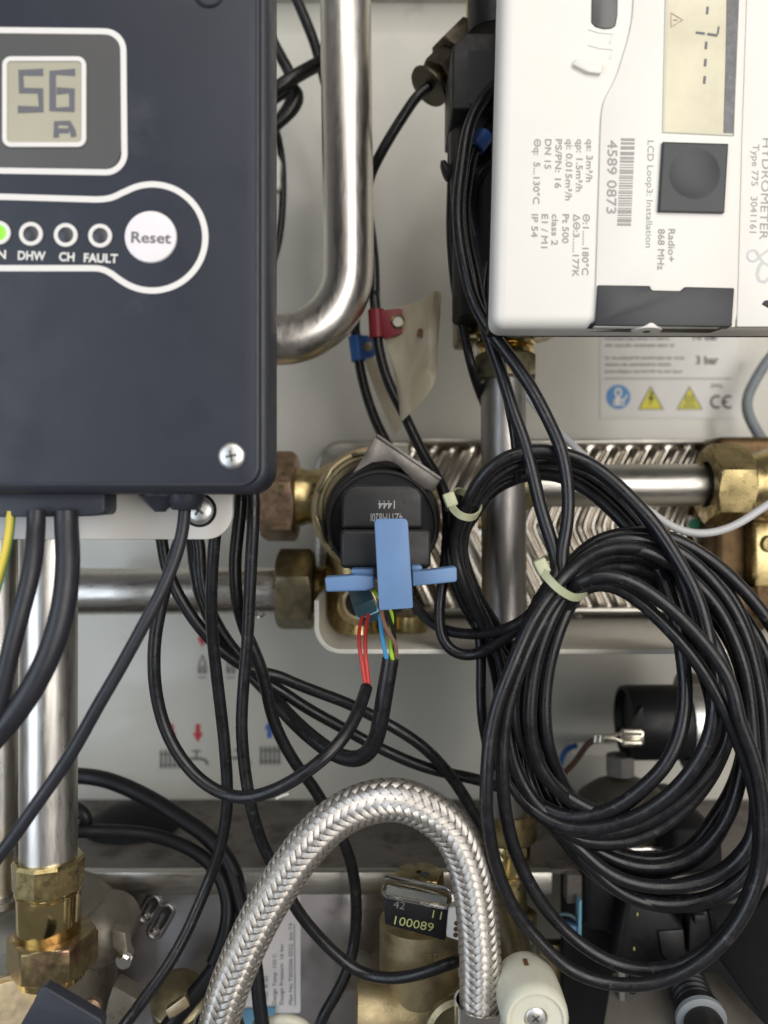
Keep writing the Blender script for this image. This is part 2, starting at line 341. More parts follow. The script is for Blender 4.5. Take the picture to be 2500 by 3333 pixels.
def route(spec, d0=None):
    """a cable's way: crop letters switch the picture the points are read from; a missing depth is interpolated"""
    c = 'S'; q = []
    for e in spec:
        if isinstance(e, str): c = e; continue
        u, v = uv(c, e[0], e[1]); q.append([u, v, e[2] if len(e) > 2 else d0])
    known = [i for i, e in enumerate(q) if e[2] is not None]
    for i, e in enumerate(q):
        if e[2] is None:
            a = max([k for k in known if k < i], default=None); b = min([k for k in known if k > i], default=None)
            if a is None: e[2] = q[b][2]
            elif b is None: e[2] = q[a][2]
            else: f = (i - a) / (b - a); e[2] = q[a][2] * (1 - f) + q[b][2] * f
    return [P(*e) for e in q], sum(e[2] for e in q) / len(q)
def cable(name, label, cat, spec, wpx, m=None, d0=None, parent=None, group=None, n=14, sm=8):
    pts, dm = route(spec, d0)
    path = smooth_path(catmull(pts), sm); r0 = wpx / 2 * px(dm); ph = [random.uniform(0, 6.28) for _ in range(6)]
    for i_, p in enumerate(path):                      # a hand-bent cable is never perfectly even
        w_ = min(1, i_ / 20, (len(path) - 1 - i_) / 20) * 0.00022
        p += Vector((math.sin(i_ * 0.11 + ph[0]) + math.sin(i_ * 0.041 + ph[1]), math.sin(i_ * 0.09 + ph[2]), math.sin(i_ * 0.10 + ph[3]) + math.sin(i_ * 0.047 + ph[4]))) * w_
    bm = tube(B(), path, [r0 * (1 + 0.018 * math.sin(i_ * 0.07 + ph[5])) for i_ in range(len(path))], n)
    o = obj(name, bm, m or cable_m, parent)
    if not parent: tag(o, label, cat, group)
    elif label: o['label'] = label
    return o
NLINE = 0
def line(bm, c, pts, d, wpx, th=0.0002, closed=False):
    """a printed line: a flat strip lying on the plane at depth d"""
    global NLINE
    NLINE += 1; d -= (NLINE % 6) * 0.000012               # strokes that cross never share a plane
    q = [Vector((*uv(c, x, y), 0)) for x, y in pts]; n = len(q); wpx = wpx * CR[c][2]; L_ = []; R_ = []
    for i in range(n):
        a = q[i - 1] if (i or closed) else q[0]; b = q[(i + 1) % n] if (i + 1 < n or closed) else q[-1]
        t = (b - a).normalized(); nn = Vector((-t.y, t.x, 0)) * wpx / 2
        L_.append(q[i] + nn); R_.append(q[i] - nn)
    tl = [bm.verts.new(P(p.x, p.y, d)) for p in L_]; tr = [bm.verts.new(P(p.x, p.y, d)) for p in R_]
    bl = [bm.verts.new(P(p.x, p.y, d) + Y * th) for p in L_]; br = [bm.verts.new(P(p.x, p.y, d) + Y * th) for p in R_]
    for i in range(n if closed else n - 1):
        j = (i + 1) % n
        bm.faces.new((tl[i], tl[j], tr[j], tr[i])); bm.faces.new((tl[i], bl[i], bl[j], tl[j])); bm.faces.new((tr[i], tr[j], br[j], br[i])); bm.faces.new((bl[i], br[i], br[j], bl[j]))
    return bm
def arc(cx, cy, r, a0, a1, n=24): return [(cx + r * math.cos(R(a0 + (a1 - a0) * i / n)), cy + r * math.sin(R(a0 + (a1 - a0) * i / n))) for i in range(n + 1)]
def words(bm, s, c, x, y, length, cap, d, ang=0.0, bold=0.0, th=0.0):
    bold = 0.0 if bold < 0.015 else bold
    """lettering: starts at (x, y) of crop c on its baseline, runs `length` crop pixels, capitals `cap` crop pixels tall; ang in degrees, 0 = to the right, -90 = downwards"""
    cu = bpy.data.curves.new('lettering', 'FONT'); cu.body = s; cu.size = 1.0; cu.offset = bold; cu.resolution_u = 3
    t = bpy.data.objects.new('lettering', cu); C.objects.link(t); bpy.context.view_layer.update()
    me = bpy.data.meshes.new_from_object(t.evaluated_get(bpy.context.evaluated_depsgraph_get()))
    bpy.data.objects.remove(t); bpy.data.curves.remove(cu)
    if not me.vertices: return bm
    x0 = min(v.co.x for v in me.vertices); x1 = max(v.co.x for v in me.vertices)
    k = px(d) * CR[c][2]; sx = length * k / (x1 - x0); sy = cap * k / 0.70
    o = cp(c, x, y, d); dx = X * math.cos(R(ang)) + Z * math.sin(R(ang)); dz = -X * math.sin(R(ang)) + Z * math.cos(R(ang))
    b0 = len(bm.verts)
    for v in me.vertices: v.co = o + dx * ((v.co.x - x0) * sx) + dz * (v.co.y * sy)
    bm.from_mesh(me); bpy.data.meshes.remove(me); return bm

# ================================================================== THE CABINET: wall, printed signs, shelves, plates
WALL = 0.46
o = obj('back_wall', obox(B(), Vector((0, WALL + 0.003, -0.05)), X * 0.6, Y * 0.003, Z * 0.55, 0.0005), wall_m); tag(o, kind='structure')
top_lip = obj('cabinet_lip', box(B(), -400, -400, 3000, -66, WALL - 0.02, WALL - 0.0002, 0.001), wall_m); tag(top_lip, kind='structure')
WD = WALL - 0.0004
# pictograms printed on the wall: each its own mark
bm = B()
def flame(bm, x, y):
    line(bm, 'G', [(x - 18, y + 62), (x - 21, y + 30), (x - 12, y - 5), (x, y - 38), (x + 12, y - 5), (x + 21, y + 30), (x + 18, y + 62)], WD, 7)
    line(bm, 'G', [(x - 8, y + 62), (x - 9, y + 40), (x, y + 16), (x + 9, y + 40), (x + 8, y + 62)], WD, 7)
    line(bm, 'G', [(x - 22, y + 83), (x + 22, y + 83)], WD, 6)
def radiator(bm, x, y):
    for k in range(5): line(bm, 'G', [(x + k * 24, y), (x + k * 24, y + 100)], WD, 11)
    line(bm, 'G', [(x - 8, y + 22), (x + 106, y + 22)], WD, 8); line(bm, 'G', [(x - 8, y + 82), (x + 106, y + 82)], WD, 8)
def tap(bm, x, y):
    line(bm, 'G', [(x + 15, y), (x + 62, y)], WD, 9); line(bm, 'G', [(x + 38, y), (x + 38, y + 40)], WD, 9)
    line(bm, 'G', [(x, y + 42), (x + 60, y + 42), (x + 88, y + 50), (x + 100, y + 75)], WD, 14)
def sign(name, fn, m, label, cat, group=None):
    b = B(); fn(b); return tag(obj(name, b, m, None, 0), label, cat, group)
sign('flame_pictogram', lambda b: flame(b, 1092, 755), icon_m, 'grey flame pictogram printed on the wall under the clipped red arrow', 'pictogram')
sign('flame_pictogram', lambda b: flame(b, 1246, 755), icon_m, 'grey flame pictogram half hidden between two hanging black cables', 'pictogram')
sign('radiator_pictogram', lambda b: radiator(b, 870, 1230), icon_m, 'grey radiator pictogram partly covered by the big black cable loop', 'pictogram')
sign('radiator_pictogram', lambda b: radiator(b, 1410, 1210), icon_m, 'grey radiator pictogram under the blue arrow on the wall', 'pictogram')
sign('tap_pictogram', lambda b: tap(b, 1022, 1235), icon_m, 'grey water tap pictogram under the whole red arrow', 'pictogram')
sign('tap_pictogram', lambda b: tap(b, 1250, 1232), icon_m, 'grey tap pictogram mostly hidden behind a hanging black cable', 'pictogram')
def arrow(b, x, y, up=False):
    q = [(-12, 0), (12, 0), (12, 48), (28, 48), (0, 98), (-28, 48), (-12, 48)]
    if up: q = [(a, 90 - c) for a, c in q]
    pp(b, 'G', [(x + a, y + c) for a, c in q], WD, 0.0002)
sign('flow_arrow', lambda b: arrow(b, 1068, 1090), red_ink, 'red arrow pointing down above the tap pictogram', 'arrow')
sign('flow_arrow', lambda b: arrow(b, 1092, 575), red_ink, 'red arrow tip peeking out above the grey flame pictogram', 'arrow')
sign('flow_arrow', lambda b: arrow(b, 925, 1090), red_ink, 'sliver of a red arrow hidden behind the big black cable loop', 'arrow')
sign('flow_arrow', lambda b: arrow(b, 1455, 1075, True), blue_ink, 'blue arrow pointing up above the radiator pictogram', 'arrow')

# warning sticker on the wall
t = thing('warning_sticker', 'white sticker on the wall with warning triangles and pressure limits in bar', 'sticker', cp('F', 1125, 540, WD))
SD = WALL - 0.0006
obj('paper', pp(B(), 'F', rr(752, 180, 1500, 765, 6, 2), SD + 0.0001, 0.0004), paper_m, t)
b = B(); rng = random.Random(3)
for y, x1 in ((335, 1120), (372, 1150), (440, 1200), (476, 1155), (513, 1195), (250, 1150), (212, 1180)):
    x = 780
    while x < x1 - 12:
        L = min(rng.uniform(18, 78), x1 - x)
        q = x
        while q < x + L: line(b, 'F', [(q, y + rng.uniform(-3, 3)), (q + 6, y + rng.uniform(-3, 3))], SD - 0.0001, rng.uniform(8, 15)); q += 8
        x += L + 12
obj('small_print', b, ink_mid, t, 0)
b = words(words(B(), '3 bar', 'F', 1270, 472, 122, 44, SD - 0.0001, 0, 0.02), '10 bar', 'F', 1255, 342, 140, 44, SD - 0.0001, 0, 0.02)
words(b, '(PMS)', 'F', 1350, 600, 62, 20, SD - 0.0001, 0, 0.01); obj('lettering', b, ink_dark, t, 0)
obj('rule', line(B(), 'F', [(775, 551), (1460, 551)], SD - 0.0001, 4), icon_m, t, 0)
s = obj('mandatory_sign', pp(B(), 'F', circ(850, 650, 66), SD, 0.0003), sky_ink, t)
b = B(); line(b, 'F', [(850, 602), (836, 615), (836, 638), (850, 652), (864, 638), (864, 615), (850, 602)], SD - 0.0003, 12)
line(b, 'F', [(828, 670), (850, 664), (880, 668), (884, 692), (826, 692), (828, 670)], SD - 0.0003, 10)
line(b, 'F', [(848, 650), (848, 690)], SD - 0.0003, 26); line(b, 'F', [(870, 680), (900, 640)], SD - 0.0003, 9); obj('reader_figure', b, ink_white, s, 0)
for x, kind in ((1027, 0), (1236, 1)):
    s = obj('warning_triangle', pp(B(), 'F', [(x, 592), (x + 68, 718), (x - 68, 718)], SD, 0.0003), yel_ink, t)
    obj('border', line(B(), 'F', [(x, 596), (x + 66, 716), (x - 66, 716)], SD - 0.0003, 8, closed=True), icon_m, s, 0)
    b = B()
    if kind == 0: pp(b, 'F', [(x + 4, 622), (x - 14, 664), (x + 3, 664), (x - 12, 702), (x + 18, 652), (x + 2, 652), (x + 14, 622)], SD - 0.0003, 0.0001)
    else:
        for k in (-18, 0, 18): line(b, 'F', [(x + k + 3, 640), (x + k - 4, 655), (x + k + 4, 672), (x + k - 2, 690)], SD - 0.0003, 5)
        line(b, 'F', [(x - 36, 700), (x + 36, 700)], SD - 0.0003, 6)
    obj('symbol', b, ink_dark if kind == 0 else icon_m, s, 0)
b = B(); line(b, 'F', arc(1383, 677, 31, 60, 300), SD - 0.0001, 11); line(b, 'F', arc(1446, 677, 31, 60, 300), SD - 0.0001, 11); line(b, 'F', [(1415, 677), (1440, 677)], SD - 0.0001, 11)
obj('conformity_mark', b, ink_dark, t, 0)
tag(obj('paper_strip', pp(B(), 'I', [(590, 1190), (930, 1200), (925, 1262), (600, 1255)], 0.445, 0.0004), whitepaint_m), 'blank white paper strip on the wall behind the spade terminal', 'paper')

# upper plate heat exchanger (ribbed steel plate between the pipes)
HXD = 0.430
t = thing('plate_heat_exchanger', 'ribbed shiny steel heat exchanger plate with chevron grooves behind the pipes', 'heat exchanger', P(1660, 1990, HXD))
b = B(); q = rr(1022, 1432, 2300, 1992, 90, 8)
obj('shell', prism(B(), [P(u, v, HXD) for u, v in q], Y * 0.026, 0.003, 3), dullsteel_h, t)
b = B(); nu, nv = 400, 120; u0, u1, v0, v1 = 1330, 2290, 1450, 1986; grid = []
for j in range(nv + 1):
    row = []
    for i in range(nu + 1):
        u = u0 + (u1 - u0) * i / nu; v = v0 + (v1 - v0) * j / nv
        ph = (u - 0.50 * math.sqrt((v - 1716) ** 2 + 300) + 3 * math.sin(v * 0.013)) / 63.0
        h = math.tanh(2.6 * (math.cos(2 * math.pi * ph) - 0.15)); h = h + 0.18 * math.cos(6 * math.pi * ph)
        e = min(1, (u - u0) / 30, (u1 - u) / 30, (v - v0) / 22, (v1 - v) / 22); e = max(0, e); e = e * e * (3 - 2 * e)
        row.append(b.verts.new(P(u, v, HXD - 0.0004) - Y * 0.0028 * (0.5 + 0.45 * h) * e))
    grid.append(row)
for j in range(nv):
    for i in range(nu): b.faces.new((grid[j][i], grid[j][i + 1], grid[j + 1][i + 1], grid[j + 1][i]))
obj('ribbed_plate', b, plate_m, t, 80)
b = box(B(), 1330, 1428, 2330, 1446, HXD - 0.006, HXD + 0.002, 0.0012); obj('top_flange', b, dullsteel_h, t)
obj('bottom_flange', box(B(), 1300, 1980, 2330, 1996, HXD - 0.008, HXD + 0.002, 0.0012), dullsteel_h, t)
b = B(); pp(b, 'F', [(1232, 1290), (1302, 1318), (1302, 1368), (1222, 1362)], HXD - 0.0048, 0.0022); obj('label_corner', b, white_m, t)
obj('paint_dot', pp(B(), 'F', circ(1264, 1340, 34, 20), HXD - 0.0052, 0.0003), greenmark_m, t)

# white bracket: shelf with an upturned cheek on its left
xl, zs, thk = -0.0285, -0.0580, 0.0021; rad = 0.011
prof = [Vector((xl, 0, -0.036)), Vector((xl, 0, zs + rad))]
prof += [Vector((xl + rad - rad * math.cos(R(a)), 0, zs + rad - rad * math.sin(R(a)))) for a in range(10, 90, 10)] + [Vector((xl + rad, 0, zs)), Vector((0.24, 0, zs))]
inn = [Vector((0.24, 0, zs + thk)), Vector((xl + rad, 0, zs + thk))] + [Vector((xl + rad - (rad - thk) * math.cos(R(a)), 0, zs + rad - (rad - thk) * math.sin(R(a)))) for a in range(80, 0, -10)] + [Vector((xl + thk, 0, zs + rad)), Vector((xl + thk, 0, -0.036))]
t = thing('shelf_bracket', 'long white painted shelf bracket carrying the brass valve and exchanger', 'bracket', Vector((0.1, 0.40, zs)))
obj('shelf', prism(B(), [p + Y * 0.336 for p in prof + inn], Y * 0.116, 0.0005, 2), shelf_m, t)
obj('back_plate', box(B(), 1035, 1690, 2700, 2004, 0.4572, 0.4590), shelf_m, t)
for x, y, r_ in ((376, 310, 7), (860, 620, 4)):
    u, v = uv('I', x, y)
b = B()
for u, d in ((1880, 0.44), (2180, 0.43)): lathe(b, Vector(((u - 1250) * px(d), d, zs + thk)), Z, [(0.0026, 0), (0.0026, 0.0008), (0.0012, 0.0014)], 20)
obj('rivet', b, shelf_m, t)

# lower unit: top sheet with recess shade in its colour and a sheet steel front with a sticker
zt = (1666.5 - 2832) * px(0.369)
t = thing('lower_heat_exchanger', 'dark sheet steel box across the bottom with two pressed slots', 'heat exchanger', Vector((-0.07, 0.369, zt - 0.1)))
obj('top_sheet', obox(B(), Vector((0.0, 0.4145, zt - 0.001)), X * 0.3, Y * 0.0450, Z * 0.001), shadegrime_m, t)
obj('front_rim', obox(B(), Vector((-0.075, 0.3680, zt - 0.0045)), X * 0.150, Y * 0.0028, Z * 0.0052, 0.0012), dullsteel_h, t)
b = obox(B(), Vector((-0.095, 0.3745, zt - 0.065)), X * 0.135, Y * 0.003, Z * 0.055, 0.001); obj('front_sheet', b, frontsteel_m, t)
PD = 0.3715
for (xa, ya), (xb, yb) in (((788, 1072), (826, 1002)), ((838, 1158), (900, 1050))):
    L_ = math.hypot(xb - xa, yb - ya); ax_, ay_ = (xb - xa) / L_, (yb - ya) / L_
    def obround(r): a0 = math.degrees(math.atan2(ay_, ax_)); return arc(xb, yb, r, a0 - 90, a0 + 90, 10) + arc(xa, ya, r, a0 + 90, a0 + 270, 10)
    o = obj('pressed_slot', pp(B(), 'J', obround(31), PD - 0.0006, 0.001), mat('slot_dark', (0.018, 0.017, 0.016), 0.5) if 'slot_dark' not in MATS else MATS['slot_dark'], t)
    b = tube(B(), [cp('J', x, y, PD - 0.0004) for x, y in obround(35)], 0.0011, 10, True); obj('slot_rim', b, frontsteel_m, o)
    b = tube(B(), catmull([cp('J', xa - 8, ya, PD - 0.0008), cp('J', xb - 12, yb + 6, PD - 0.0008)], 0.001), 0.0014, 10); obj('slot_tongue', b, frontsteel_m, o)
    b = lathe(B(), cp('J', xa, ya, PD - 0.001), -Y, [(0.0020, 0), (0.0018, 0.001), (0.0009, 0.0018)], 14); obj('rivet', b, chrome_m, o)
tag(obj('blue_tape', pp(B(), 'K', [(-60, 1585), (162, 1570), (158, 1615), (40, 1640), (30, 1680), (-60, 1680)], 0.3685, 0.0008), tape_m), 'torn strip of blue tape under the foil nameplate', 'tape')
# nameplate with its lettering running upwards
n_ = thing('nameplate', 'pale foil nameplate with design temperature and pressure beside the braided hose', 'nameplate', cp('K', 150, 1300, 0.3700))
obj('foil', pp(B(), 'K', rr(-40, 880, 296, 1600, 14, 3), 0.3704, 0.0006), plate_label_m, n_)
b = B(); ND = 0.3701
words(b, 'Design Temp  150 C', 'K', 165, 1555, 275, 20, ND, 90, 0.01); words(b, 'Design Pressure  16 bar', 'K', 203, 1555, 330, 20, ND, 90, 0.01)
words(b, 'Man No T003506 0222  bm T4', 'K', 252, 1555, 440, 20, ND, 90, 0.01); words(b, 'No. 8-40', 'K', 120, 1530, 130, 18, ND, 90, 0.01)
line(b, 'K', [(266, 1560), (262, 1120)], ND, 3); obj('lettering', b, icon_m, n_, 0)
# ledge at right and the dark floor pieces
t = thing('right_ledge', 'dull metal ledge behind the coiled cables at lower right', 'ledge', P(1900, 2880, 0.372))
obj('rim', obox(B(), Vector((0.155, 0.3690, zt - 0.007)), X * 0.074, Y * 0.004, Z * 0.0065, 0.001), shadegrime_m, t)
obj('panel', obox(B(), Vector((0.155, 0.376, zt - 0.06)), X * 0.074, Y * 0.003, Z * 0.055, 0.001), rubber_m, t)  # near-black front stands in for shade under the ledge
tag(obj('base_plate', prism(B(), [cp('L', 820, 1380, 0.345), cp('L', 1380, 1380, 0.345), cp('L', 1720, 1740, 0.312), cp('L', 760, 1740, 0.312)], Y * 0.002 - Z * 0.003, 0.0005), greysheet_m), 'flat grey metal base plate in the bottom right corner', 'plate')
tag(obj('side_panel', prism(B(), [cp('L', 1385, 1290, 0.335), cp('L', 1700, 900, 0.335), cp('L', 1900, 900, 0.33), cp('L', 1900, 1800, 0.30), cp('L', 1700, 1730, 0.30)], Y * 0.004, 0.001), rubber_m), 'black side panel at the lower right edge of the picture', 'panel')

# ================================================================== PIPES
def pipe(name, label, spec, wpx, m, d0=None, n=40):
    pts, dm = route(spec, d0); o = obj(name, tube(B(), catmull(pts, 0.002), wpx / 2 * px(dm), n), m); return tag(o, label, 'pipe')
ps = ['S', (1122, -260, 0.357), (1127, 200), (1132, 640), (1133, 870)] + [(905 + 228 * math.cos(R(a)), 878 + 228 * math.sin(R(a))) for a in range(10, 90, 10)] + [(905, 1106), (760, 1107), (560, 1107, 0.357)]
pipe('bent_pipe', 'shiny steel pipe coming down from the top and bending left behind the black box', ps, 166, steel_v)
pipe('steel_pipe', 'upright shiny steel pipe rising at the left edge into the brass fitting', ['S', (158, 1600, 0.300), (158, 2300), (158, 2800, 0.300)], 180, steel_v)
pipe('steel_pipe', 'second upright steel pipe cut off by the left picture edge', ['S', (-2, 1600, 0.316), (-2, 2300), (-4, 2920, 0.316)], 118, steel_v)
pipe('steel_pipe', 'shiny level steel pipe running left from the lower brass union nut', ['S', (160, 1926, 0.402), (500, 1924), (940, 1921, 0.402)], 152, steel_h)
pipe('steel_pipe', 'short level pipe stub entering the reddish nut from behind the black box', ['S', (600, 1625, 0.40), (880, 1625, 0.40)], 140, copper_m)
t = thing('branch_pipe', 'dull grey steel pipe standing upright with a side branch to the right', 'pipe', P(1640, 2600, 0.365))
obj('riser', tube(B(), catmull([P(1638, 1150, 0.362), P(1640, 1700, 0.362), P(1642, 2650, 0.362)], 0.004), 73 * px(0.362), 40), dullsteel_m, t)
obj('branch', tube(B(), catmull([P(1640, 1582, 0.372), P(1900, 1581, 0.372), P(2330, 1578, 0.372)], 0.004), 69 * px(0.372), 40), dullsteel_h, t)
b = B(); lathe(b, P(1672, 1582, 0.370), X, [(0.0128, 0), (0.0128, 0.003), (0.0110, 0.006), (0.0104, 0.0075)], 36); obj('weld_collar', b, dullbrass_m, t)

# ================================================================== BRASS AT UPPER LEFT OF CENTRE: three-way valve
t = thing('three_way_valve', 'brass three-way valve body with big round port behind the black actuator', 'valve', P(1180, 2090, 0.385))
b = B(); k = px(0.40)
lathe(b, P(960, 1617, 0.40), X, [(0.0150, 0), (0.0142, 0.003), (0.0130, 0.007), (0.0138, 0.012), (0.0165, 0.017), (0.018, 0.026), (0.018, 0.05)], 48)
lathe(b, P(1221, 1660, 0.43), -Y, [(0.026, 0), (0.028, 0.010), (0.028, 0.052), (0.026, 0.054)], 56)
lathe(b, P(1166, 1640, 0.397), -Z, [(0.016, 0), (0.016, 0.025), (0.015, 0.045)], 40)
lathe(b, P(1030, 1921, 0.397), X, [(0.0112, 0), (0.0118, 0.002), (0.0112, 0.003), (0.0118, 0.004), (0.0112, 0.005), (0.0142, 0.0055), (0.0142, 0.0085), (0.0125, 0.011), (0.0145, 0.016), (0.0150, 0.034), (0.012, 0.038)], 44)
lathe(b, P(1154, 1880, 0.388), -Z, [(0.0130, 0), (0.0138, 0.008), (0.0128, 0.016), (0.0128, 0.022), (0.0140, 0.0245), (0.0140, 0.0286)], 44)
obj('body', b, brass_m, t)
b = B(); lathe(b, P(1221, 1660, 0.374), -Y, [(0.0245, 0), (0.0286, 0.0002), (0.0286, 0.0040), (0.0272, 0.0052), (0.0245, 0.0052)], 64, cap=False); obj('port_ring', b, gold_m, t)
b = B(); lathe(b, P(1221, 1660, 0.3688), -Y, [(0.020, 0), (0.0256, 0.0002), (0.0256, 0.0065), (0.0246, 0.0075), (0.0232, 0.0075), (0.0232, 0.001)], 64, cap=False)
for a in (100, 150, 200, 235):
    c = P(1221, 1660, 0.361) + X * 0.0254 * math.cos(R(a)) + Z * 0.0254 * math.sin(R(a)); tg = -X * math.sin(R(a)) + Z * math.cos(R(a)); obox(b, c, tg * 0.006, Y * 0.003, tg.cross(Y) * 0.0008, 0.0003)
obj('bayonet_collar', b, dullbrass_m, t)
b = B(); lathe(b, P(1166, 1959, 0.376), -Y, [(0.0090, 0), (0.0090, 0.014), (0.0086, 0.0148)], 40); o = obj('sensor_port', b, brass_m, t)
b = B(); lathe(b, P(1170, 1960, 0.3608), -Y, [(0.0060, 0), (0.0076, 0.0001), (0.0076, 0.0022), (0.0070, 0.0026), (0.0062, 0.0026), (0.0060, 0.0004)], 36, cap=False); obj('port_rim', b, gold_m, o); obj('port_socket', lathe(B(), P(1170, 1960, 0.3612), -Y, [(0.0060, 0), (0.0060, 0.0006)], 30), black_m, o)
lathe_b = lathe(B(), Vector((P(1335, 2040, 0.385).x, 0.385, zs + thk)), Z, [(0.0078, 0), (0.0080, 0.001), (0.0080, 0.0075), (0.0072, 0.0082)], 36); obj('mounting_lug', lathe_b, brass_m, t)
b = hexnut(B(), P(856, 1617, 0.397), X, 0.0193, 0.0166, 0.0108, R(14)); tag(obj('union_nut', b, copper_m), 'reddish corroded union nut on the upper port of the brass valve', 'nut')
b = hexnut(B(), P(906, 1918, 0.397), X, 0.0172, 0.0172, 0.0116, R(8)); tag(obj('union_nut', b, dullbrass_m), 'dull brass union nut on the lower level steel pipe', 'nut')
b = lathe(B(), P(846, 1994, 0.3905), -Z, [(0.0022, 0), (0.0026, 0.001), (0.0016, 0.0022)], 16); tag(obj('water_drop', b, clear_m), 'small water drop hanging under the level steel pipe beside the nut', 'drop')

# actuator head
t = thing('valve_actuator', 'round black actuator head with stepped housing on the brass valve', 'actuator', P(1246, 1850, 0.33))
b = B(); lathe(b, P(1250, 1696, 0.352), -Y, [(0.0228, 0), (0.0238, 0.001), (0.0238, 0.006), (0.0230, 0.0075), (0.0215, 0.0078)], 64); obj('back_disc', b, black_m, t)
b = lathe(B(), P(1238, 1682, 0.3608), -Y, [(0.0225, 0), (0.0241, 0.0003), (0.0241, 0.0018), (0.0235, 0.0024)], 64); pp(b, 'M', [(85, 905), (140, 845), (190, 1000), (190, 1100), (100, 960)], 0.3585, 0.002, 0.0003); obj('backing_plate', b, dark_m, t)
b = B(); lathe(b, P(1246, 1707, 0.3438), -Y, [(0.0205, 0), (0.0224, 0.0003), (0.0224, 0.0090), (0.0221, 0.0098), (0.0211, 0.0098), (0.0209, 0.0078), (0.019, 0.0076)], 72); obj('rim_disc', b, black_m, t)
q = [(1112, 1722), (1112, 1612), (1128, 1588), (1160, 1577), (1330, 1577), (1362, 1588), (1377, 1612), (1377, 1722)]
obj('motor_housing', prism(B(), [P(u, v, 0.302) for u, v in q], Y * 0.038, 0.0022, 4), dark_m, t)
q = rr(1108, 1724, 1403, 1850, 16, 4)
obj('plug_housing', prism(B(), [P(u, v, 0.294) for u, v in q], Y * 0.046, 0.0014, 3), dark_m, t)
b = words(B(), '1444', 'M', 842, 678, 160, 78, 0.3018, 180, 0.015); words(b, '4Z11M820I', 'M', 915, 800, 305, 78, 0.3018, 180, 0.01); obj('lettering', b, ink_grey, t, 0)
b = B(); lathe(b, cp('M', 957, 675, 0.3019), -Y, [(0.0011, 0), (0.0011, 0.0002)], 18); obj('moulding_dimple', b, ink_dark, t, 0)
# spring steel clip
b = pp(B(), 'M', [(655, 48), (700, 60), (1285, 462), (1285, 475), (1208, 594), (1120, 560), (1000, 470), (880, 345), (820, 310), (760, 296), (620, 312), (470, 400), (430, 420), (545, 240)], 0.3335, 0.0012, 0.0003)
obox(b, cp('M', 975, 262, 0.3335) + Y * 0.004, (cp('M', 1285, 465, .3335) - cp('M', 665, 45, .3335)) * 0.5, Y * 0.0045, Z * 0.0006 + X * 0.0004, 0.0002)
tag(obj('spring_clip', b, clip_m), 'bent grey spring steel clip plate above the black actuator', 'clip')
# blue connector hood with two wings
t = thing('blue_connector', 'blue plastic connector hood with an upright bar and two wings', 'connector', P(1280, 1985, 0.285))
obj('bar', pp(B(), 'M', [(645, 880), (668, 852), (930, 848), (958, 862), (968, 890), (1016, 1690), (1010, 1712), (700, 1730), (690, 1716)], 0.272, 0.010, 0.0012, 3), blue_m, t)
obj('wing', pp(B(), 'M', [(165, 1415), (480, 1392), (640, 1400), (650, 1520), (560, 1545), (180, 1556)], 0.280, 0.009, 0.0008, 3), blue_m, t)
obj('wing', pp(B(), 'M', [(1010, 1360), (1190, 1345), (1425, 1312), (1436, 1330), (1440, 1440), (1425, 1458), (1015, 1500)], 0.280, 0.009, 0.0008, 3), blue_m, t)
obj('hood', pp(B(), 'M', [(420, 1335), (640, 1335), (640, 1420), (560, 1420), (500, 1395), (430, 1385)], 0.284, 0.012, 0.0006), blue_m, t)
obj('hood', pp(B(), 'M', [(1000, 1300), (1100, 1300), (1110, 1340), (1060, 1365), (1005, 1365)], 0.284, 0.012, 0.0006), blue_m, t)
obj('bar_foot', pp(B(), 'M', [(693, 1715), (1012, 1690), (1012, 1708), (700, 1732)], 0.2716, 0.011, 0.0004), blue_m, t)
# teal sensor plug with two red wires
t = thing('sensor_plug', 'small dark teal sensor plug with two red wires under the blue wing', 'plug', cp('M', 560, 1780, 0.33))
ax = (cp('M', 480, 1800, .315) - cp('M', 420, 1600, .33)); side = (cp('M', 680, 1735, .315) - cp('M', 490, 1815, .315)); c0 = cp('M', 545, 1655, 0.324)
obj('shell', obox(B(), c0, side * 0.5, ax.cross(side).normalized() * 0.0048, ax.normalized() * 0.0085, 0.0005), teal_m, t)
fr = [cp('M', 445, 1712, .3165), cp('M', 635, 1622, .3165), cp('M', 690, 1742, .3165), cp('M', 493, 1826, .3165)]
b = B(); cen = sum(fr, Vector()) / 4
for i in range(4): prism(b, [fr[i], fr[(i + 1) % 4], cen + (fr[(i + 1) % 4] - cen) * 0.80, cen + (fr[i] - cen) * 0.80], Y * 0.004)
obj('mouth_frame', b, palblue_m, t); obj('mouth', prism(B(), [cen + (p - cen) * 0.82 + Y * 0.001 for p in fr], Y * 0.003), black_m, t)

# ================================================================== RIGHT: brass nut, elbow, manifold, white pipe fittings under the meter
b = hexnut(B(), P(2296, 1577, 0.368), X, 0.0160, 0.0165, 0.0103, R(12)); tag(obj('hex_nut', b, brass_m), 'yellow brass hex nut on the right end of the grey branch pipe', 'nut')
t = thing('brass_manifold', 'dark brass manifold block behind the nut at the right edge', 'manifold', P(2450, 2150, 0.39))
b = B(); lathe(b, P(2400, 1577, 0.372), X, [(0.0135, 0), (0.0150, 0.0015), (0.0135, 0.003), (0.0140, 0.006), (0.016, 0.012), (0.017, 0.03)], 40); obj('neck', b, brass_m, t)
b = box(B(), 2330, 1420, 2760, 2020, 0.405, 0.44, 0.004, 3); obj('block', b, umber_m, t)
b = B(); obox(b, P(2490, 1800, 0.398), X * 0.0075, Y * 0.006, Z * 0.016, 0.0015); obj('lug', b, brass_m, t)
b = B(); lathe(b, P(2500, 1770, 0.3925), -Y, [(0.0042, 0), (0.0042, 0.0022), (0.0034, 0.003)], 24); obj('lug_screw', b, castbrass_m, t)
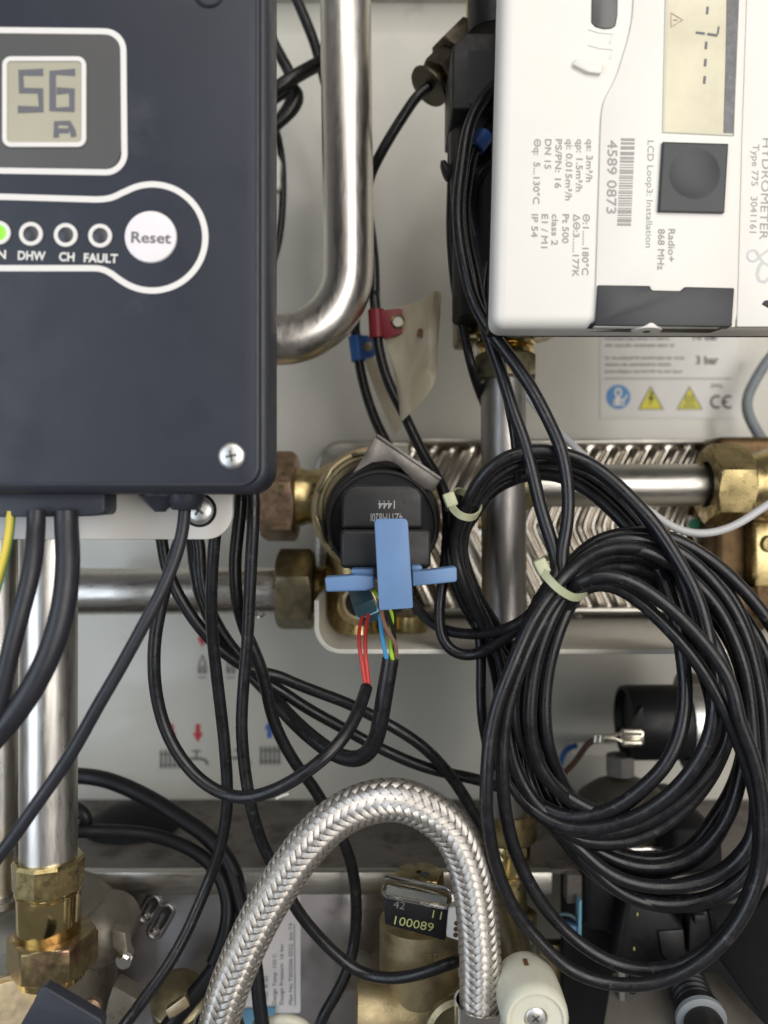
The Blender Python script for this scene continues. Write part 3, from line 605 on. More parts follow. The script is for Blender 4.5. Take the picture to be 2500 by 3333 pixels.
b = lathe(B(), Vector((P(2385, 2060, 0.40).x, 0.40, zs + thk)), Z, [(0.014, 0), (0.0145, 0.001), (0.0145, 0.006), (0.012, 0.008), (0.011, 0.02)], 36); obj('foot', b, umber_m, t)
t = thing('pipe_union', 'brass union with polished collar between the meter and the grey upright pipe', 'pipe fitting', P(1646, 1240, 0.362))
obj('compression_nut', hexnut(B(), P(1646, 1237, 0.360), Z, 0.0128, 0.0104, 0.0098, R(20)), dullbrass_m, t)
b = B(); lathe(b, P(1646, 1160, 0.360), Z, [(0.0118, 0), (0.0124, 0.0006), (0.0124, 0.0022), (0.0110, 0.0026), (0.0116, 0.0034), (0.0130, 0.0042), (0.0130, 0.0060), (0.0112, 0.0068), (0.0112, 0.014)], 48); obj('collar', b, polbrass_m, t)
obj('flange_nut', hexnut(B(), P(1655, 1100, 0.358), Z, 0.0185, 0.012, 0.011, R(5)), brass_m, t)
obj('side_boss', box(B(), 1487, 990, 1560, 1108, 0.352, 0.375, 0.002, 3), dullbrass_m, t)

# sensor pocket at the top (brass nuts, seal washer) and the black flow meter body behind the white meter
t = thing('flow_sensor_body', 'black plastic flow sensor body hidden behind the left side of the white meter', 'flow sensor', P(1560, 700, 0.34))
obj('upper_tube', cyl(B(), P(1610, -250, 0.345), P(1610, 120, 0.345), 0.0112, 48, 0.0006), black_m, t)
q = rr(1472, 100, 1750, 355, 14, 4); b = prism(B(), [P(u, v, 0.318) for u, v in [(1520, 105), (1750, 105), (1750, 355), (1472, 355), (1472, 150)]], Y * 0.04, 0.001, 3); o = obj('clamp_block', b, dark_m, t)
obj('clamp_window', box(B(), 1526, 164, 1640, 337, 0.3176, 0.319), ink_dark, o)
obj('lower_tube', lathe(B(), P(1590, 350, 0.340), -Z, [(0.0150, 0), (0.0165, 0.012), (0.0160, 0.03), (0.0150, 0.05), (0.0150, 0.088)], 40), black_m, t)
obj('hook', pp(B(), 'B', [(1050, 862), (1082, 858), (1088, 880), (1130, 882), (1130, 960), (1085, 955), (1068, 925)], 0.338, 0.006, 0.0008), black_m, t)
obj('top_collar', lathe(B(), P(1610, 60, 0.352), Z, [(0.0118, 0), (0.0122, 0.001), (0.0122, 0.03)], 40), brass_m, t)
t = thing('sensor_pocket', 'darkened brass sensor pocket of stacked nuts slanting out beside the meter', 'pipe fitting', cp('B', 1060, 400, 0.365))
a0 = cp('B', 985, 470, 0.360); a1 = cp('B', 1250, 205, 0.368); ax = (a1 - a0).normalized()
obj('inner_nut', hexnut(B(), a0 + ax * 0.0060, ax, 0.0078, 0.0105, 0.004, R(15)), shadebrass_m, t)
obj('outer_nut', hexnut(B(), a0 + ax * 0.0170, ax, 0.0105, 0.0150, 0.004, R(35)), shadebrass_m, t)
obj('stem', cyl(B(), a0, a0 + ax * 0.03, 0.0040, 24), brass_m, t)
b = B(); lathe(b, a0 - ax * 0.0005, ax, [(0.0026, 0), (0.0092, 0.0002), (0.0096, 0.0012), (0.0090, 0.0020), (0.0026, 0.0022)], 36); obj('washer', b, shadebrass_m, t)

# ================================================================== LEFT BOTTOM: compression fitting and valve
FD = 0.300
fx = P(158, 2790, FD).x
def FZ(v, d=FD): return (1666.5 - v) * px(d)
t = thing('compression_fitting', 'polished brass compression fitting at the foot of the left steel pipe', 'pipe fitting', Vector((fx, FD, FZ(3180))))
b = B(); lathe(b, Vector((fx, FD, FZ(2888))), Z, [(0.0112, 0), (0.0123, 0.0005), (0.0126, 0.0100), (0.0118, 0.0112), (0.0100, 0.0114)], 10); obj('gland_nut', b, brass_m, t, 30)
b = B(); lathe(b, Vector((fx, FD, FZ(3060))), Z, [(0.0102, 0), (0.0112, 0.002), (0.0112, 0.0176), (0.0116, 0.0181), (0.0116, 0.0186), (0.0112, 0.0190), (0.0112, 0.0198), (0.010, 0.0205)], 56); obj('barrel', b, polbrass_m, t)
obj('hex_nut', hexnut(B(), Vector((fx + 0.0015, FD, FZ(3145))), Z, 0.0137, 0.0125, 0.0095, R(12)), mixbrass_m, t)
b = B(); lathe(b, Vector((fx + 0.001, FD, FZ(3185))), Z, [(0.0105, 0), (0.0118, 0.001), (0.0118, 0.0042), (0.011, 0.0052)], 48); obj('bottom_collar', b, polbrass_m, t)
t = thing('isolating_valve', 'greyish brass isolating valve body with black lever in the lower left corner', 'valve', P(160, 3300, 0.33))
b = B(); lathe(b, Vector((P(140, 0, 0.348).x, 0.348, FZ(3080))), -Z, [(0.006, 0), (0.022, 0.0015), (0.029, 0.008), (0.031, 0.016), (0.030, 0.03), (0.030, 0.06)], 56)
lathe(b, P(320, 3060, 0.335), -Y, [(0.0115, -0.02), (0.011, 0.0), (0.009, 0.005), (0.003, 0.007)], 40)
obj('body', b, greybrass_m, t, 50)
b = B(); lathe(b, P(20, 3330, 0.288), Z * 0.75 - Y * 0.66, [(0.011, 0), (0.0150, 0.0002), (0.0155, 0.003), (0.0140, 0.0042), (0.0128, 0.0042), (0.0125, 0.0030), (0.011, 0.0028)], 56); obj('ring', b, gold_m, t)
b = pp(B(), 'N', [(355, 1425), (400, 1416), (905, 1712), (925, 1750), (900, 1900), (100, 1900), (290, 1570)], 0.268, 0.005, 0.0016, 3); obj('lever', b, box_m, t)
b = lathe(B(), cp('N', 845, 1580, 0.292), -Y, [(0.0032, 0), (0.0032, 0.0022), (0.0024, 0.0032)], 20); obj('rivet', b, copper_m, t)
b = pp(B(), 'N', [(1000, 900), (1130, 930), (1150, 1100), (1180, 1150), (1165, 1205), (1085, 1200), (1075, 1130), (1000, 1060)], 0.320, 0.006, 0.001); obj('flange_ear', b, greybrass_m, t)
b = lathe(B(), cp('N', 1125, 1165, 0.320), -Y, [(0.0030, 0), (0.0030, 0.0024), (0.0022, 0.0032)], 18); obj('ear_screw', b, chrome_m, t)
b = pp(B(), 'N', [(1010, 1400), (1245, 1535), (1160, 1680), (1100, 1900), (900, 1900), (960, 1560)], 0.318, 0.010, 0.0015); obj('outlet_web', b, greybrass_m, t)
t = thing('drain_cock', 'dull brass drain plug beside the valve in the bottom left shadow', 'plug', cp('J', 960, 1560, 0.345))
b = lathe(B(), cp('J', 965, 1540, 0.345), Z * 0.8 - Y * 0.6 + X * 0.1, [(0.0110, -0.02), (0.0115, 0), (0.0115, 0.005), (0.0102, 0.006)], 28); obj('plug_head', b, dullbrass_m, t)
obj('plug_tab', obox(B(), cp('J', 965, 1560, 0.332), X * 0.004 + Z * 0.003, Y * 0.002, Z * 0.002 - X * 0.001, 0.0004), gold_m, t)
b = lathe(B(), P(20, 3035, 0.335), -Z, [(0.012, 0), (0.013, 0.001), (0.013, 0.03)], 32); tag(obj('brass_stub', b, dullbrass_m), 'dull brass stub at the far left under the second steel pipe', 'pipe fitting')
b = lathe(B(), Vector((P(-4, 2920, 0.316).x, 0.316, FZ(2940, 0.316))), Z, [(0.0095, 0), (0.0105, 0.001), (0.0105, 0.0035), (0.008, 0.0045)], 36); tag(obj('pipe_collar', b, dullsteel_m), 'dull collar at the foot of the second steel pipe', 'pipe fitting')

# ================================================================== BLACK CONTROL BOX
BD = 0.245                                     # its front plate
t = thing('control_box', 'black plastic boiler control box with a display and round white button', 'control box', P(250, 1612, 0.26))
mm = px(BD)
q = rr(-900, -700, 874, 1606, 88, 10)
b = B(); prism(b, [P(u, v, BD + 0.0030) for u, v in q], Y * 0.022, 0.0026, 4); obj('housing', b, box_m, t)
q = rr(-900, -700, 846, 1583, 66, 10)
b = B(); prism(b, [P(u, v, BD) for u, v in q], Y * 0.006, 0.0009, 3); obj('front_plate', b, lid_m, t)
qq = [(u, v) for u, v in rr(-900, -700, 838, 1578, 62, 10)]
b = B(); tube(b, [P(u, v, BD + 0.0001) for u, v in qq], 0.00055, 8, True); obj('plate_bead', b, box_m, t)
LD = BD - 0.00025
b = B(); line(b, 'A', [(-200, 160), (545, 168)] + arc(564, 271, 102, -92, 0, 10) + [(667, 350), (671, 780)] + arc(570, 828, 102, 0, 91, 10) + [(-200, 918)], LD, 32); obj('display_frame', b, ink_white, t, 0)
obj('display_lens', pp(B(), 'A', [(-200, 176), (545, 184)] + arc(563, 270, 86, -90, 0, 8) + [(652, 350), (655, 820)] + arc(562, 828, 84, 0, 90, 8) + [(-200, 903)], BD - 0.00012, 0.0004), bezel_m, t)
d_ = obj('display', pp(B(), 'A', rr(30, 322, 445, 775, 26, 5), BD - 0.0003, 0.0005), lcd_m, t)
b = B(); line(b, 'A', [(x, y) for x, y in rr(24, 316, 452, 780, 34, 6)], BD - 0.0007, 24, 0.0005, True); obj('display_rim', b, ink_white, d_, 0)
SEGW = 36
def seg7(b, c, x, y, w_, h_, segs, d, sw=SEGW, g=5):
    pts = {'a': ((x, y), (x + w_, y)), 'g': ((x, y + h_ / 2), (x + w_, y + h_ / 2)), 'd': ((x, y + h_), (x + w_, y + h_)),
           'f': ((x, y), (x, y + h_ / 2)), 'e': ((x, y + h_ / 2), (x, y + h_)), 'b': ((x + w_, y), (x + w_, y + h_ / 2)), 'c': ((x + w_, y + h_ / 2), (x + w_, y + h_))}
    for s in segs:
        (xa, ya), (xb, yb) = pts[s]; L = math.hypot(xb - xa, yb - ya); ex, ey = (xb - xa) / L, (yb - ya) / L; e2 = sw * 0.22
        line(b, c, [(xa + ex * (g - e2), ya + ey * (g - e2)), (xb - ex * (g - e2), yb - ey * (g - e2))], d, sw, 0.0001)
b = B(); line(b, 'A', [(232, 390), (112, 392), (116, 488), (218, 490), (222, 590), (96, 590)], BD - 0.0004, 40, 0.0001); line(b, 'A', [(405, 390), (284, 392), (284, 590), (388, 590), (388, 490), (306, 490)], BD - 0.0004, 40, 0.0001)
line(b, 'A', [(303, 742), (303, 664), (372, 664), (392, 704), (398, 738)], BD - 0.0004, 30, 0.0001); line(b, 'A', [(318, 705), (372, 705)], BD - 0.0004, 26, 0.0001)
obj('digits', b, mat('display_segment', (0.135, 0.135, 0.15), 0.3), d_, 0)
top = [(-200, 1056), (520, 1077), (560, 1075), (596, 1069), (628, 1057), (655, 1043)] + arc(822, 1282, 287, 241, 360, 22)
bot = arc(822, 1282, 287, 0, 121, 22) + [(640, 1506), (606, 1480), (570, 1460), (535, 1450), (500, 1448), (-200, 1448)]
b = B(); line(b, 'A', top + bot[1:], LD, 33); obj('button_outline', b, ink_white, t, 0)
c = cp('A', 815, 1281, BD); r_ = 141 * ZS * mm
b = lathe(B(), c + Y * 0.0004, -Y, [(r_, 0), (r_, 0.0005), (r_ * 0.97, 0.0010), (r_ * 0.80, 0.0012), (r_ * 0.4, 0.0013), (r_ * 0.05, 0.0013)], 64); rb = obj('reset_button', b, button_m, t)
obj('reset_lettering', words(B(), 'Reset', 'A', 708, 1308, 215, 58, BD - 0.00095, -1.5, 0.02), mat('button_ink', (0.14, 0.13, 0.145), 0.6), rb, 0)
for k, (x, y) in enumerate(((-8, 1256), (166, 1262), (354, 1268), (540, 1272))):
    b = lathe(B(), cp('A', x, y, BD) + Y * 0.0003, -Y, [(46 * ZS * mm, 0), (46 * ZS * mm, 0.0004), (30 * ZS * mm, 0.0009), (0.0001, 0.001)], 32)
    l_ = obj('indicator_light', b, led_on if k == 0 else led_off, t, label='lit green indicator light' if k == 0 else None)
    b = B(); line(b, 'A', circ(x, y, 53, 36), BD - 0.0005, 21, 0.0006, True); obj('light_ring', b, ink_white, l_, 0)
b = B(); words(b, 'ON', 'A', -72, 1394, 104, 46, LD, -1.5, 0.03); words(b, 'DHW', 'A', 96, 1401, 150, 46, LD, -1.5, 0.03); words(b, 'CH', 'A', 318, 1408, 84, 46, LD, -1.5, 0.03); words(b, 'FAULT', 'A', 452, 1414, 184, 46, LD, -1.5, 0.03)
obj('lettering', b, ink_white, t, 0)
def cross_screw(name, c, r, m, parent, axis=-Y, rot=20, label=None):
    b = lathe(B(), c, axis, [(r * 0.97, 0), (r, r * 0.1), (r * 0.93, r * 0.22), (r * 0.7, r * 0.32), (r * 0.3, r * 0.38), (r * 0.02, r * 0.39)], 40); s = obj(name, b, m, parent, label=label)
    b = B(); u, v = perp(axis)
    for a in (rot, rot + 90):
        dd = u * math.cos(R(a)) + v * math.sin(R(a)); obox(b, c + Vector(axis) * r * 0.34, dd * r * 0.42, dd.cross(Vector(axis)) * r * 0.10, Vector(axis) * r * 0.075, r * 0.03)
    for a in (rot, rot + 90):
        dd = u * math.cos(R(a + 45)) + v * math.sin(R(a + 45)); obox(b, c + Vector(axis) * r * 0.34, dd * r * 0.17, dd.cross(Vector(axis)) * r * 0.10, Vector(axis) * r * 0.07, r * 0.02)
    obj('cross_slot', b, mat('slot_shadow', (0.16, 0.155, 0.13), 0.35, 0.8) if 'slot_shadow' not in MATS else MATS['slot_shadow'], s); return s
cross_screw('screw', cp('D', 1252, 970, BD + 0.0002), 73 * ZS * mm, zinc_m, t, rot=12)
b = lathe(B(), cp('A', 1130, -38, BD + 0.0003), -Y, [(86 * ZS * mm, 0), (84 * ZS * mm, 0.0006), (70 * ZS * mm, 0.0007), (62 * ZS * mm, 0.0001), (20 * ZS * mm, 0.0001)], 36); obj('screw_recess', b, black_m, t)
b = B(); prism(b, [cp('D', x, y, 0.256) for x, y in [(-300, 1150), (566, 1150), (566, 1262), (552, 1284), (420, 1296), (-300, 1302)]], Y * 0.012, 0.0008, 2); obj('cable_clamp', b, box_m, t)
b = lathe(B(), cp('D', 865, 1160, 0.264), -Z, [(0.0066, 0), (0.0066, 0.0016), (0.0020, 0.0062), (0.0018, 0.0066)], 28); obj('blind_grommet', b, box_m, t)
b = lathe(B(), cp('D', 1000, 1160, 0.264), -Z, [(0.0062, 0), (0.0060, 0.0030), (0.0044, 0.0056), (0.0038, 0.0060)], 28); obj('cable_grommet', b, box_m, t)
# white mounting plate behind it
t = thing('mounting_plate', 'white plate with rounded corner and screw showing below the black control box', 'mounting plate', P(350, 1756, 0.277))
b = prism(B(), [P(u, v, 0.277) for u, v in rr(-900, 1500, 757, 1756, 88, 10)], Y * 0.003, 0.0005, 2); obj('plate', b, white_m, t)
b = lathe(B(), cp('D', 1078, 1262, 0.2769), -Y, [(92 * ZS * px(.277), 0), (92 * ZS * px(.277), 0.0002)], 40); obj('washer', b, black_m, t)
cross_screw('screw', cp('D', 1078, 1262, 0.2766), 76 * ZS * px(.277), zinc_m, t, rot=-35)

# ================================================================== WHITE HEAT METER
MD = 0.268; k = px(MD)
t = thing('heat_meter', 'white heat meter with grey lettering, tall display and square charcoal button', 'meter', P(2050, 1075, 0.28))
LE = [(1630, -300), (1626, 0), (1598, 1062)]
b = prism(B(), [P(u, v, MD) for u, v in [(1640, -320), (2960, -320), (2960, 1066), (1604, 1064), (1632, 0)]], Y * 0.017, 0.0042, 6); obj('housing', b, white_m, t)
b = prism(B(), [P(u, v, MD + 0.0165) for u, v in [(1650, -320), (2980, -320), (2980, 1072), (1596, 1070), (1630, 0)]], Y * 0.014, 0.0006, 2); obj('back_shell', b, black_m, t)
crv = [(940, -300), (933, 0), (925, 100), (900, 220), (872, 310), (840, 410), (800, 490), (772, 550), (760, 620), (755, 700), (748, 960), (740, 1200), (730, 1530), (722, 1766)]
crv = [(p.x, p.y) for p in catmull([Vector((x, y, 0)) for x, y in crv], 25)]
rgt = [(1484, 1766), (1493, 1500), (1512, 730), (1535, 0), (1545, -300)]
b = pp(B(), 'C', crv + rgt, MD - 0.0009, 0.003, 0.0004, 2); mp_ = obj('front_panel', b, white_m, t)
b = pp(B(), 'C', [(1552, -300), (1545, 0), (1520, 730), (1500, 1500), (1492, 1764), (2500, 1764), (2500, -300)], MD - 0.0005, 0.002, 0.0004, 2); obj('side_panel', b, white_m, t)
FDm = MD - 0.0009
# display
lc = obj('lcd', pp(B(), 'C', [(1110, -250), (1500, -250), (1478, 722), (1088, 716)], FDm - 0.00012, 0.0006), lcd2_m, t)
b = B(); pp(b, 'C', [(1440, -250), (1508, -250), (1503, 0), (1474, 733), (1418, 726), (1430, 300)], FDm - 0.00022, 0.0005); obj('lcd_side', b, mat('lcd_mirror_edge', (0.085, 0.085, 0.09), 0.25, 0.0, var=0.35, vs=400), lc)
b = B(); line(b, 'C', [(1116, -250), (1095, 712), (1470, 726)], FDm - 0.00026, 12, 0.0001); obj('lcd_seal', b, mat('lcd_seal', (0.47, 0.46, 0.36), 0.4), lc, 0)
b = B()
for x, y in ((1332, 55), (1325, 244), (1321, 337), (1317, 430)): line(b, 'C', [(x + 2, y - 20), (x - 2, y + 20)], FDm - 0.00026, 13, 0.0001)
line(b, 'C', [(1270, 174), (1318, 180)], FDm - 0.00026, 12, 0.0001); line(b, 'C', [(1332, 182), (1386, 190)], FDm - 0.00026, 12, 0.0001); line(b, 'C', [(1388, 184), (1394, 142)], FDm - 0.00026, 10, 0.0001)
obj('lcd_segments', b, lcdseg_m, lc, 0)
b = B(); line(b, 'C', [(1135, 68), (1136, 145), (1198, 107)], FDm - 0.00026, 6, 0.0001, True); line(b, 'C', [(1150, 106), (1172, 107)], FDm - 0.00026, 5, 0.0001); obj('warning_symbol', b, mat('faint_symbol', (0.33, 0.25, 0.20), 0.5), lc, 0)
# square push button with a dished circle
q = [(1092, 764), (1446, 775), (1424, 1147), (1069, 1139)]; b = B(); NB = 56; g = []
for jj in range(NB + 1):
    row = []
    for ii in range(NB + 1):
        f_, h_ = ii / NB, jj / NB
        x = (q[0][0] * (1 - f_) + q[1][0] * f_) * (1 - h_) + (q[3][0] * (1 - f_) + q[2][0] * f_) * h_; y = (q[0][1] * (1 - f_) + q[1][1] * f_) * (1 - h_) + (q[3][1] * (1 - f_) + q[2][1] * f_) * h_
        rr2 = math.hypot(x - 1262, y - 935) / 140; e = min(f_, h_, 1 - f_, 1 - h_)
        dep = 0.0011 * max(0, 1 - rr2 * rr2) + (0.0002 if e == 0 else 0)
        row.append(b.verts.new(cp('C', x, y, FDm - 0.0014) + Y * dep))
    g.append(row)
for jj in range(NB):
    for ii in range(NB): b.faces.new((g[jj][ii], g[jj][ii + 1], g[jj + 1][ii + 1], g[jj + 1][ii]))
eb = g[0] + [r[-1] for r in g[1:]] + g[-1][-2::-1] + [r[0] for r in g[-2:0:-1]]
bk = [b.verts.new(v_.co + Y * 0.0016) for v_ in eb]
for ii in range(len(eb)): b.faces.new((eb[ii], bk[ii], bk[(ii + 1) % len(eb)], eb[(ii + 1) % len(eb)]))
pb = obj('push_button', b, greybtn_m, t)
# little lens and moulded wave ribs at the top
b = pp(B(), 'C', [(712, -250), (855, -250), (848, 80), (838, 135), (815, 150), (770, 152), (728, 140), (706, 118)], MD - 0.0006, 0.002, 0.0005); obj('optical_port', b, greylens_m, t)
b = B()
pp(b, 'C', [(628, 308), (690, 335), (772, 345), (758, 396), (690, 388), (604, 346)], MD - 0.0016, 0.003, 0.0005)
obj('finger_rib', b, white_m, t)
for y in (178, 262):
    b = B(); line(b, 'C', [(690, y - 22), (750, y - 4), (822, y + 2), (806, y + 52)], MD - 0.0002, 7, 0.0004); obj('moulded_rib', b, white_m, t)
# charcoal terminal cover
b = pp(B(), 'F', [(740, 44), (1024, 48), (1032, 72), (1190, 76), (1212, 54), (1480, 60), (1466, 270), (725, 264)], MD - 0.0018, 0.004, 0.0005, 2); co = obj('terminal_cover', b, greybtn_m, t)
f = [cp('F', x, y, MD - 0.0016) for x, y in ((725, 262), (1466, 268))]; g = [cp('F', x, y, MD + 0.007) for x, y in ((1345, 306), (640, 298))]
b = prism(B(), f + g, Z * 0.0012, 0.0002); obj('cover_underside', b, black_m, co)
b = lathe(B(), cp('F', 1003, 284, MD + 0.003), -Y * 0.05 - Z, [(0.0042, -0.004), (0.0050, 0), (0.0046, 0.0008), (0.0014, 0.0009), (0.0013, 0.0002)], 36); obj('seal_plug', b, white_m, co)
obj('seal_hole', lathe(B(), cp('F', 1003, 284, MD + 0.003) - Z * 0.0008, -Z, [(0.0012, 0), (0.0012, 0.0002)], 16), ink_dark, co)
b = pp(B(), 'F', [(1640, 128), (1660, 125), (1760, 130), (1760, 180), (1660, 172), (1622, 150)], MD - 0.0006, 0.002, 0.0003); obj('snap_slot', b, black_m, t)
# printed lettering, running downwards
TD = MD - 0.00012; A_ = -91.1
b = B(); CAP = 34
for s, x, y, L in (('qs: 3m³/h', 680, 750, 230), ('qp: 1.5m³/h', 626, 750, 282), ('qi: 0.015m³/h', 570, 750, 330), ('PS/PN: 16', 512, 750, 264), ('DN 15', 455, 750, 160), ('Θq:  5...130°C', 396, 750, 350),
                   ('Θ:1......180°C', 660, 1155, 328), ('ΔΘ:3......177K', 608, 1155, 338), ('Pt 500', 550, 1155, 156), ('class 2', 492, 1155, 168), ('E1 / M1', 437, 1155, 182), ('IP 54', 383, 1155, 124)):
    words(b, s, 'C', x, y, L, CAP, TD, A_); words(b, s, 'C', x + 1.8, y + 1.5, L, CAP, TD - 0.00002, A_)
obj('lettering', b, ink_grey, t, 0)
b = B(); D2 = FDm - 0.00012
words(b, '4589 0873', 'C', 794, 755, 396, 52, D2, A_); words(b, '4589 0873', 'C', 795.8, 756.5, 396, 52, D2 - 0.00002, A_); words(b, 'LCD Loop3: Installation', 'C', 1010, 758, 578, 34, D2, A_, 0.006)
words(b, 'Radio+', 'C', 1122, 1235, 176, 36, D2, A_); words(b, 'Radio+', 'C', 1123.8, 1236.5, 176, 36, D2 - 0.00002, A_); words(b, '868 MHz', 'C', 1066, 1235, 220, 36, D2, A_); words(b, '868 MHz', 'C', 1067.8, 1236.5, 220, 36, D2 - 0.00002, A_); obj('lettering', b, ink_grey, t, 0)
b = B(); words(b, 'HYDROMETER', 'C', 1632, 745, 548, 44, MD - 0.0006, A_ - 0.8, 0.0); words(b, 'Type 775   3041161', 'C', 1577, 778, 478, 36, MD - 0.0006, A_ - 0.8, 0.006); obj('lettering', b, ink_grey, t, 0)
b = B(); y = 752; rng = random.Random(11)
while y < 1228:
    h = rng.choice((5, 5, 8, 12)); x0 = 866 - (y - 750) * 0.045; line(b, 'C', [(x0, y), (x0 + 74, y + 1)], D2, h, 0.0001); y += h + rng.choice((4, 6, 9))
obj('barcode', b, ink_grey, t, 0)
b = B(); line(b, 'C', arc(1578, 1380, 30, 0, 360, 24)[:-1], MD - 0.0006, 9, 0.0001, True)
for q in ([(1590, 1408), (1622, 1378), (1680, 1335)], [(1590, 1350), (1612, 1390), (1640, 1420), (1690, 1452)]): line(b, 'C', q, MD - 0.0006, 11, 0.0001)
line(b, 'C', [(1632, 1410), (1612, 1440), (1600, 1480), (1612, 1515), (1640, 1522), (1680, 1490)], MD - 0.0006, 18, 0.0001); obj('ribbon_emblem', b, mat('emblem_ink', (0.50, 0.50, 0.49), 0.6), t, 0)

# ================================================================== BRAIDED HOSE
pts, _ = route(['S', (690, 3460, 0.292), (712, 3340, 0.290), (738, 3240, 0.288), (786, 3115, 0.287), (868, 2950, 0.286), (1000, 2752, 0.284), (1110, 2652, 0.283), (1196, 2614, 0.282), (1284, 2602, 0.281), (1375, 2628, 0.281), (1472, 2705, 0.282), (1524, 2815, 0.283), (1548, 2935, 0.284), (1562, 3090, 0.285), (1563, 3230, 0.286), (1560, 3330, 0.286), (1552, 3440, 0.287)])
path = smooth_path(catmull(pts, 0.0005), 40); fr = frames(path); HR = 0.00695
t = thing('braided_hose', 'shiny braided steel hose arching up from the bottom edge and back down', 'hose', path[len(path) // 2])
obj('liner', tube(B(), path[::4], HR - 0.00045, 28), black_m, t)
NC, PITCH, AMP = 12, 0.0345, 0.00026
S = [0.0]
for a, c in zip(path, path[1:]): S.append(S[-1] + (c - a).length)
b = B(); uvl = b.loops.layers.uv.new('UVMap'); half = PITCH / NC * math.cos(math.atan(PITCH / (2 * math.pi * HR))) / 2 * 0.83
lead = math.atan2(PITCH, 2 * math.pi * HR)
def on_hose(s, th, off):
    i = min(max(int(s / S[-1] * (len(path) - 1)), 1), len(path) - 2)
    while S[i] > s and i > 0: i -= 1
    while i < len(path) - 2 and S[i + 1] < s: i += 1
    f = (s - S[i]) / max(S[i + 1] - S[i], 1e-9); p = path[i].lerp(path[i + 1], f); T_, u, v = fr[i]
    return p + (u * math.cos(th) + v * math.sin(th)) * (HR + off)
ds = 0.00065; ns = int(S[-1] / ds)
for fam in (1, -1):
    for i in range(NC):
        prev = None
        for j in range(ns + 1):
            s = S[-1] * j / ns; th = fam * 2 * math.pi * s / PITCH + 2 * math.pi * i / NC
            x = 2 * i + fam * 2 * NC * s / PITCH
            o_ = max(-1, min(1, 1.7 * math.cos(2 * math.pi * (x - 0.5) / 4))) * AMP * fam
            row = []
            for q in (-1, -0.5, 0, 0.5, 1):
                e = q * half; s2 = min(max(s + e * math.cos(lead), 0), S[-1]); th2 = th - fam * e * math.sin(lead) / HR
                row.append(b.verts.new(on_hose(s2, th2, o_ + 0.00006 * (1 - q * q))))
            if prev:
                for n_ in range(4):
                    fc = b.faces.new((prev[n_], prev[n_ + 1], row[n_ + 1], row[n_]))
                    for lp, uvc in zip(fc.loops, ((j - 1, n_), (j - 1, n_ + 1), (j, n_ + 1), (j, n_))): lp[uvl].uv = (uvc[0] * 0.1, uvc[1] / 4)
            prev = row
obj('wire_braid', b, braid_m, t, 70)
for s0, s1 in ((0, 30), (len(path) - 1, len(path) - 40)):
    a = path[s0]; c = path[s1]; L = (c - a).length
    b = lathe(B(), a, c - a, [(0.0086, -0.01), (0.0086, L * 0.80), (0.0090, L * 0.93), (0.0091, L), (0.0083, L), (0.0080, L * 0.9)], 48, cap=False); obj('crimp_sleeve', b, chrome_m, t)

# ================================================================== BRASS BALL VALVE WITH BLACK NUMBER TAG
t = thing('brass_valve', 'weathered brass valve body with round screw cap behind the braided hose', 'valve', P(1360, 3330, 0.335))
vx = P(1364, 3000, 0.335).x
def VZ(v): return (1666.5 - v) * px(0.335)
b = B(); lathe(b, Vector((vx, 0.335, VZ(2990))), -Z, [(0.0120, 0), (0.0160, 0.0005), (0.0160, 0.028), (0.0148, 0.031), (0.0146, 0.034), (0.0165, 0.040), (0.0205, 0.048), (0.021, 0.07)], 56)
lathe(b, P(1160, 3290, 0.33), X, [(0.012, 0), (0.0135, 0.001), (0.0135, 0.012), (0.0120, 0.014), (0.0120, 0.05)], 40); obj('body', b, bronzecast_m, t)
b = hexnut(B(), Vector((vx, 0.335, VZ(2930))), Z, 0.0090, 0.0115, 0.0015, R(10), 6); obj('cap', b, brass_m, t)
b = B(); lathe(b, Vector((vx + 0.0022, 0.3325, VZ(2930) + 0.01152)), Z, [(0.0022, 0), (0.0022, 0.0002)], 20); obj('cap_paint', b, mat('blackened_paint', (0.05, 0.055, 0.05), 0.5), t)
obj('cap_neck', lathe(B(), Vector((vx, 0.335, VZ(3000))), Z, [(0.0088, 0), (0.0088, 0.009)], 36), brass_m, t)
b = lathe(B(), P(1500, 3345, 0.312), -Y, [(0.010, 0), (0.0135, 0.001), (0.0135, 0.004), (0.0115, 0.005), (0.011, 0.002)], 40); obj('outlet', b, dullbrass_m, t)
b = B()
words(b, 'CR', 'K', 955, 1345, 110, 62, 0.3185, 4, 0.01); obj('cast_mark', b, bronzecast_m, t, 0)
t = thing('number_tag', 'black number tag with clear cover strapped to the brass valve', 'tag', cp('K', 920, 1200, 0.31))
TG = 0.310
obj('tag_plate', pp(B(), 'K', [(742, 960), (1095, 1040), (1078, 1212), (752, 1122)], TG, 0.0035, 0.0005), black_m, t)
b = B(); words(b, '42', 'K', 795, 1030, 62, 40, TG - 0.0002, -11, 0.0); obj('faint_number', b, mat('tag_faint', (0.16, 0.16, 0.14), 0.6), t, 0)
b = B(); words(b, '11', 'K', 1005, 1086, 50, 44, TG - 0.0002, -11, 0.0); words(b, '100089', 'K', 800, 1120, 214, 46, TG - 0.0002, -11, 0.01); obj('number', b, seg_yel, t, 0)
q = [(760, 882), (1090, 950), (1118, 985), (1105, 1035), (1080, 1050), (760, 985), (730, 960), (735, 905)]
obj('clear_cover', pp(B(), 'K', q, TG - 0.0035, 0.006, 0.0010, 3), clear_m, t)
b = pp(B(), 'K', [(765, 905), (1085, 972), (1080, 1010), (762, 945)], TG - 0.0006, 0.001); obj('cover_insert', b, mat('pale_strip', (0.30, 0.30, 0.27), 0.4), t)
t = thing('terminal_block', 'small white terminal block with three holes beside the black number tag', 'terminal block', cp('K', 1125, 1210, 0.308))
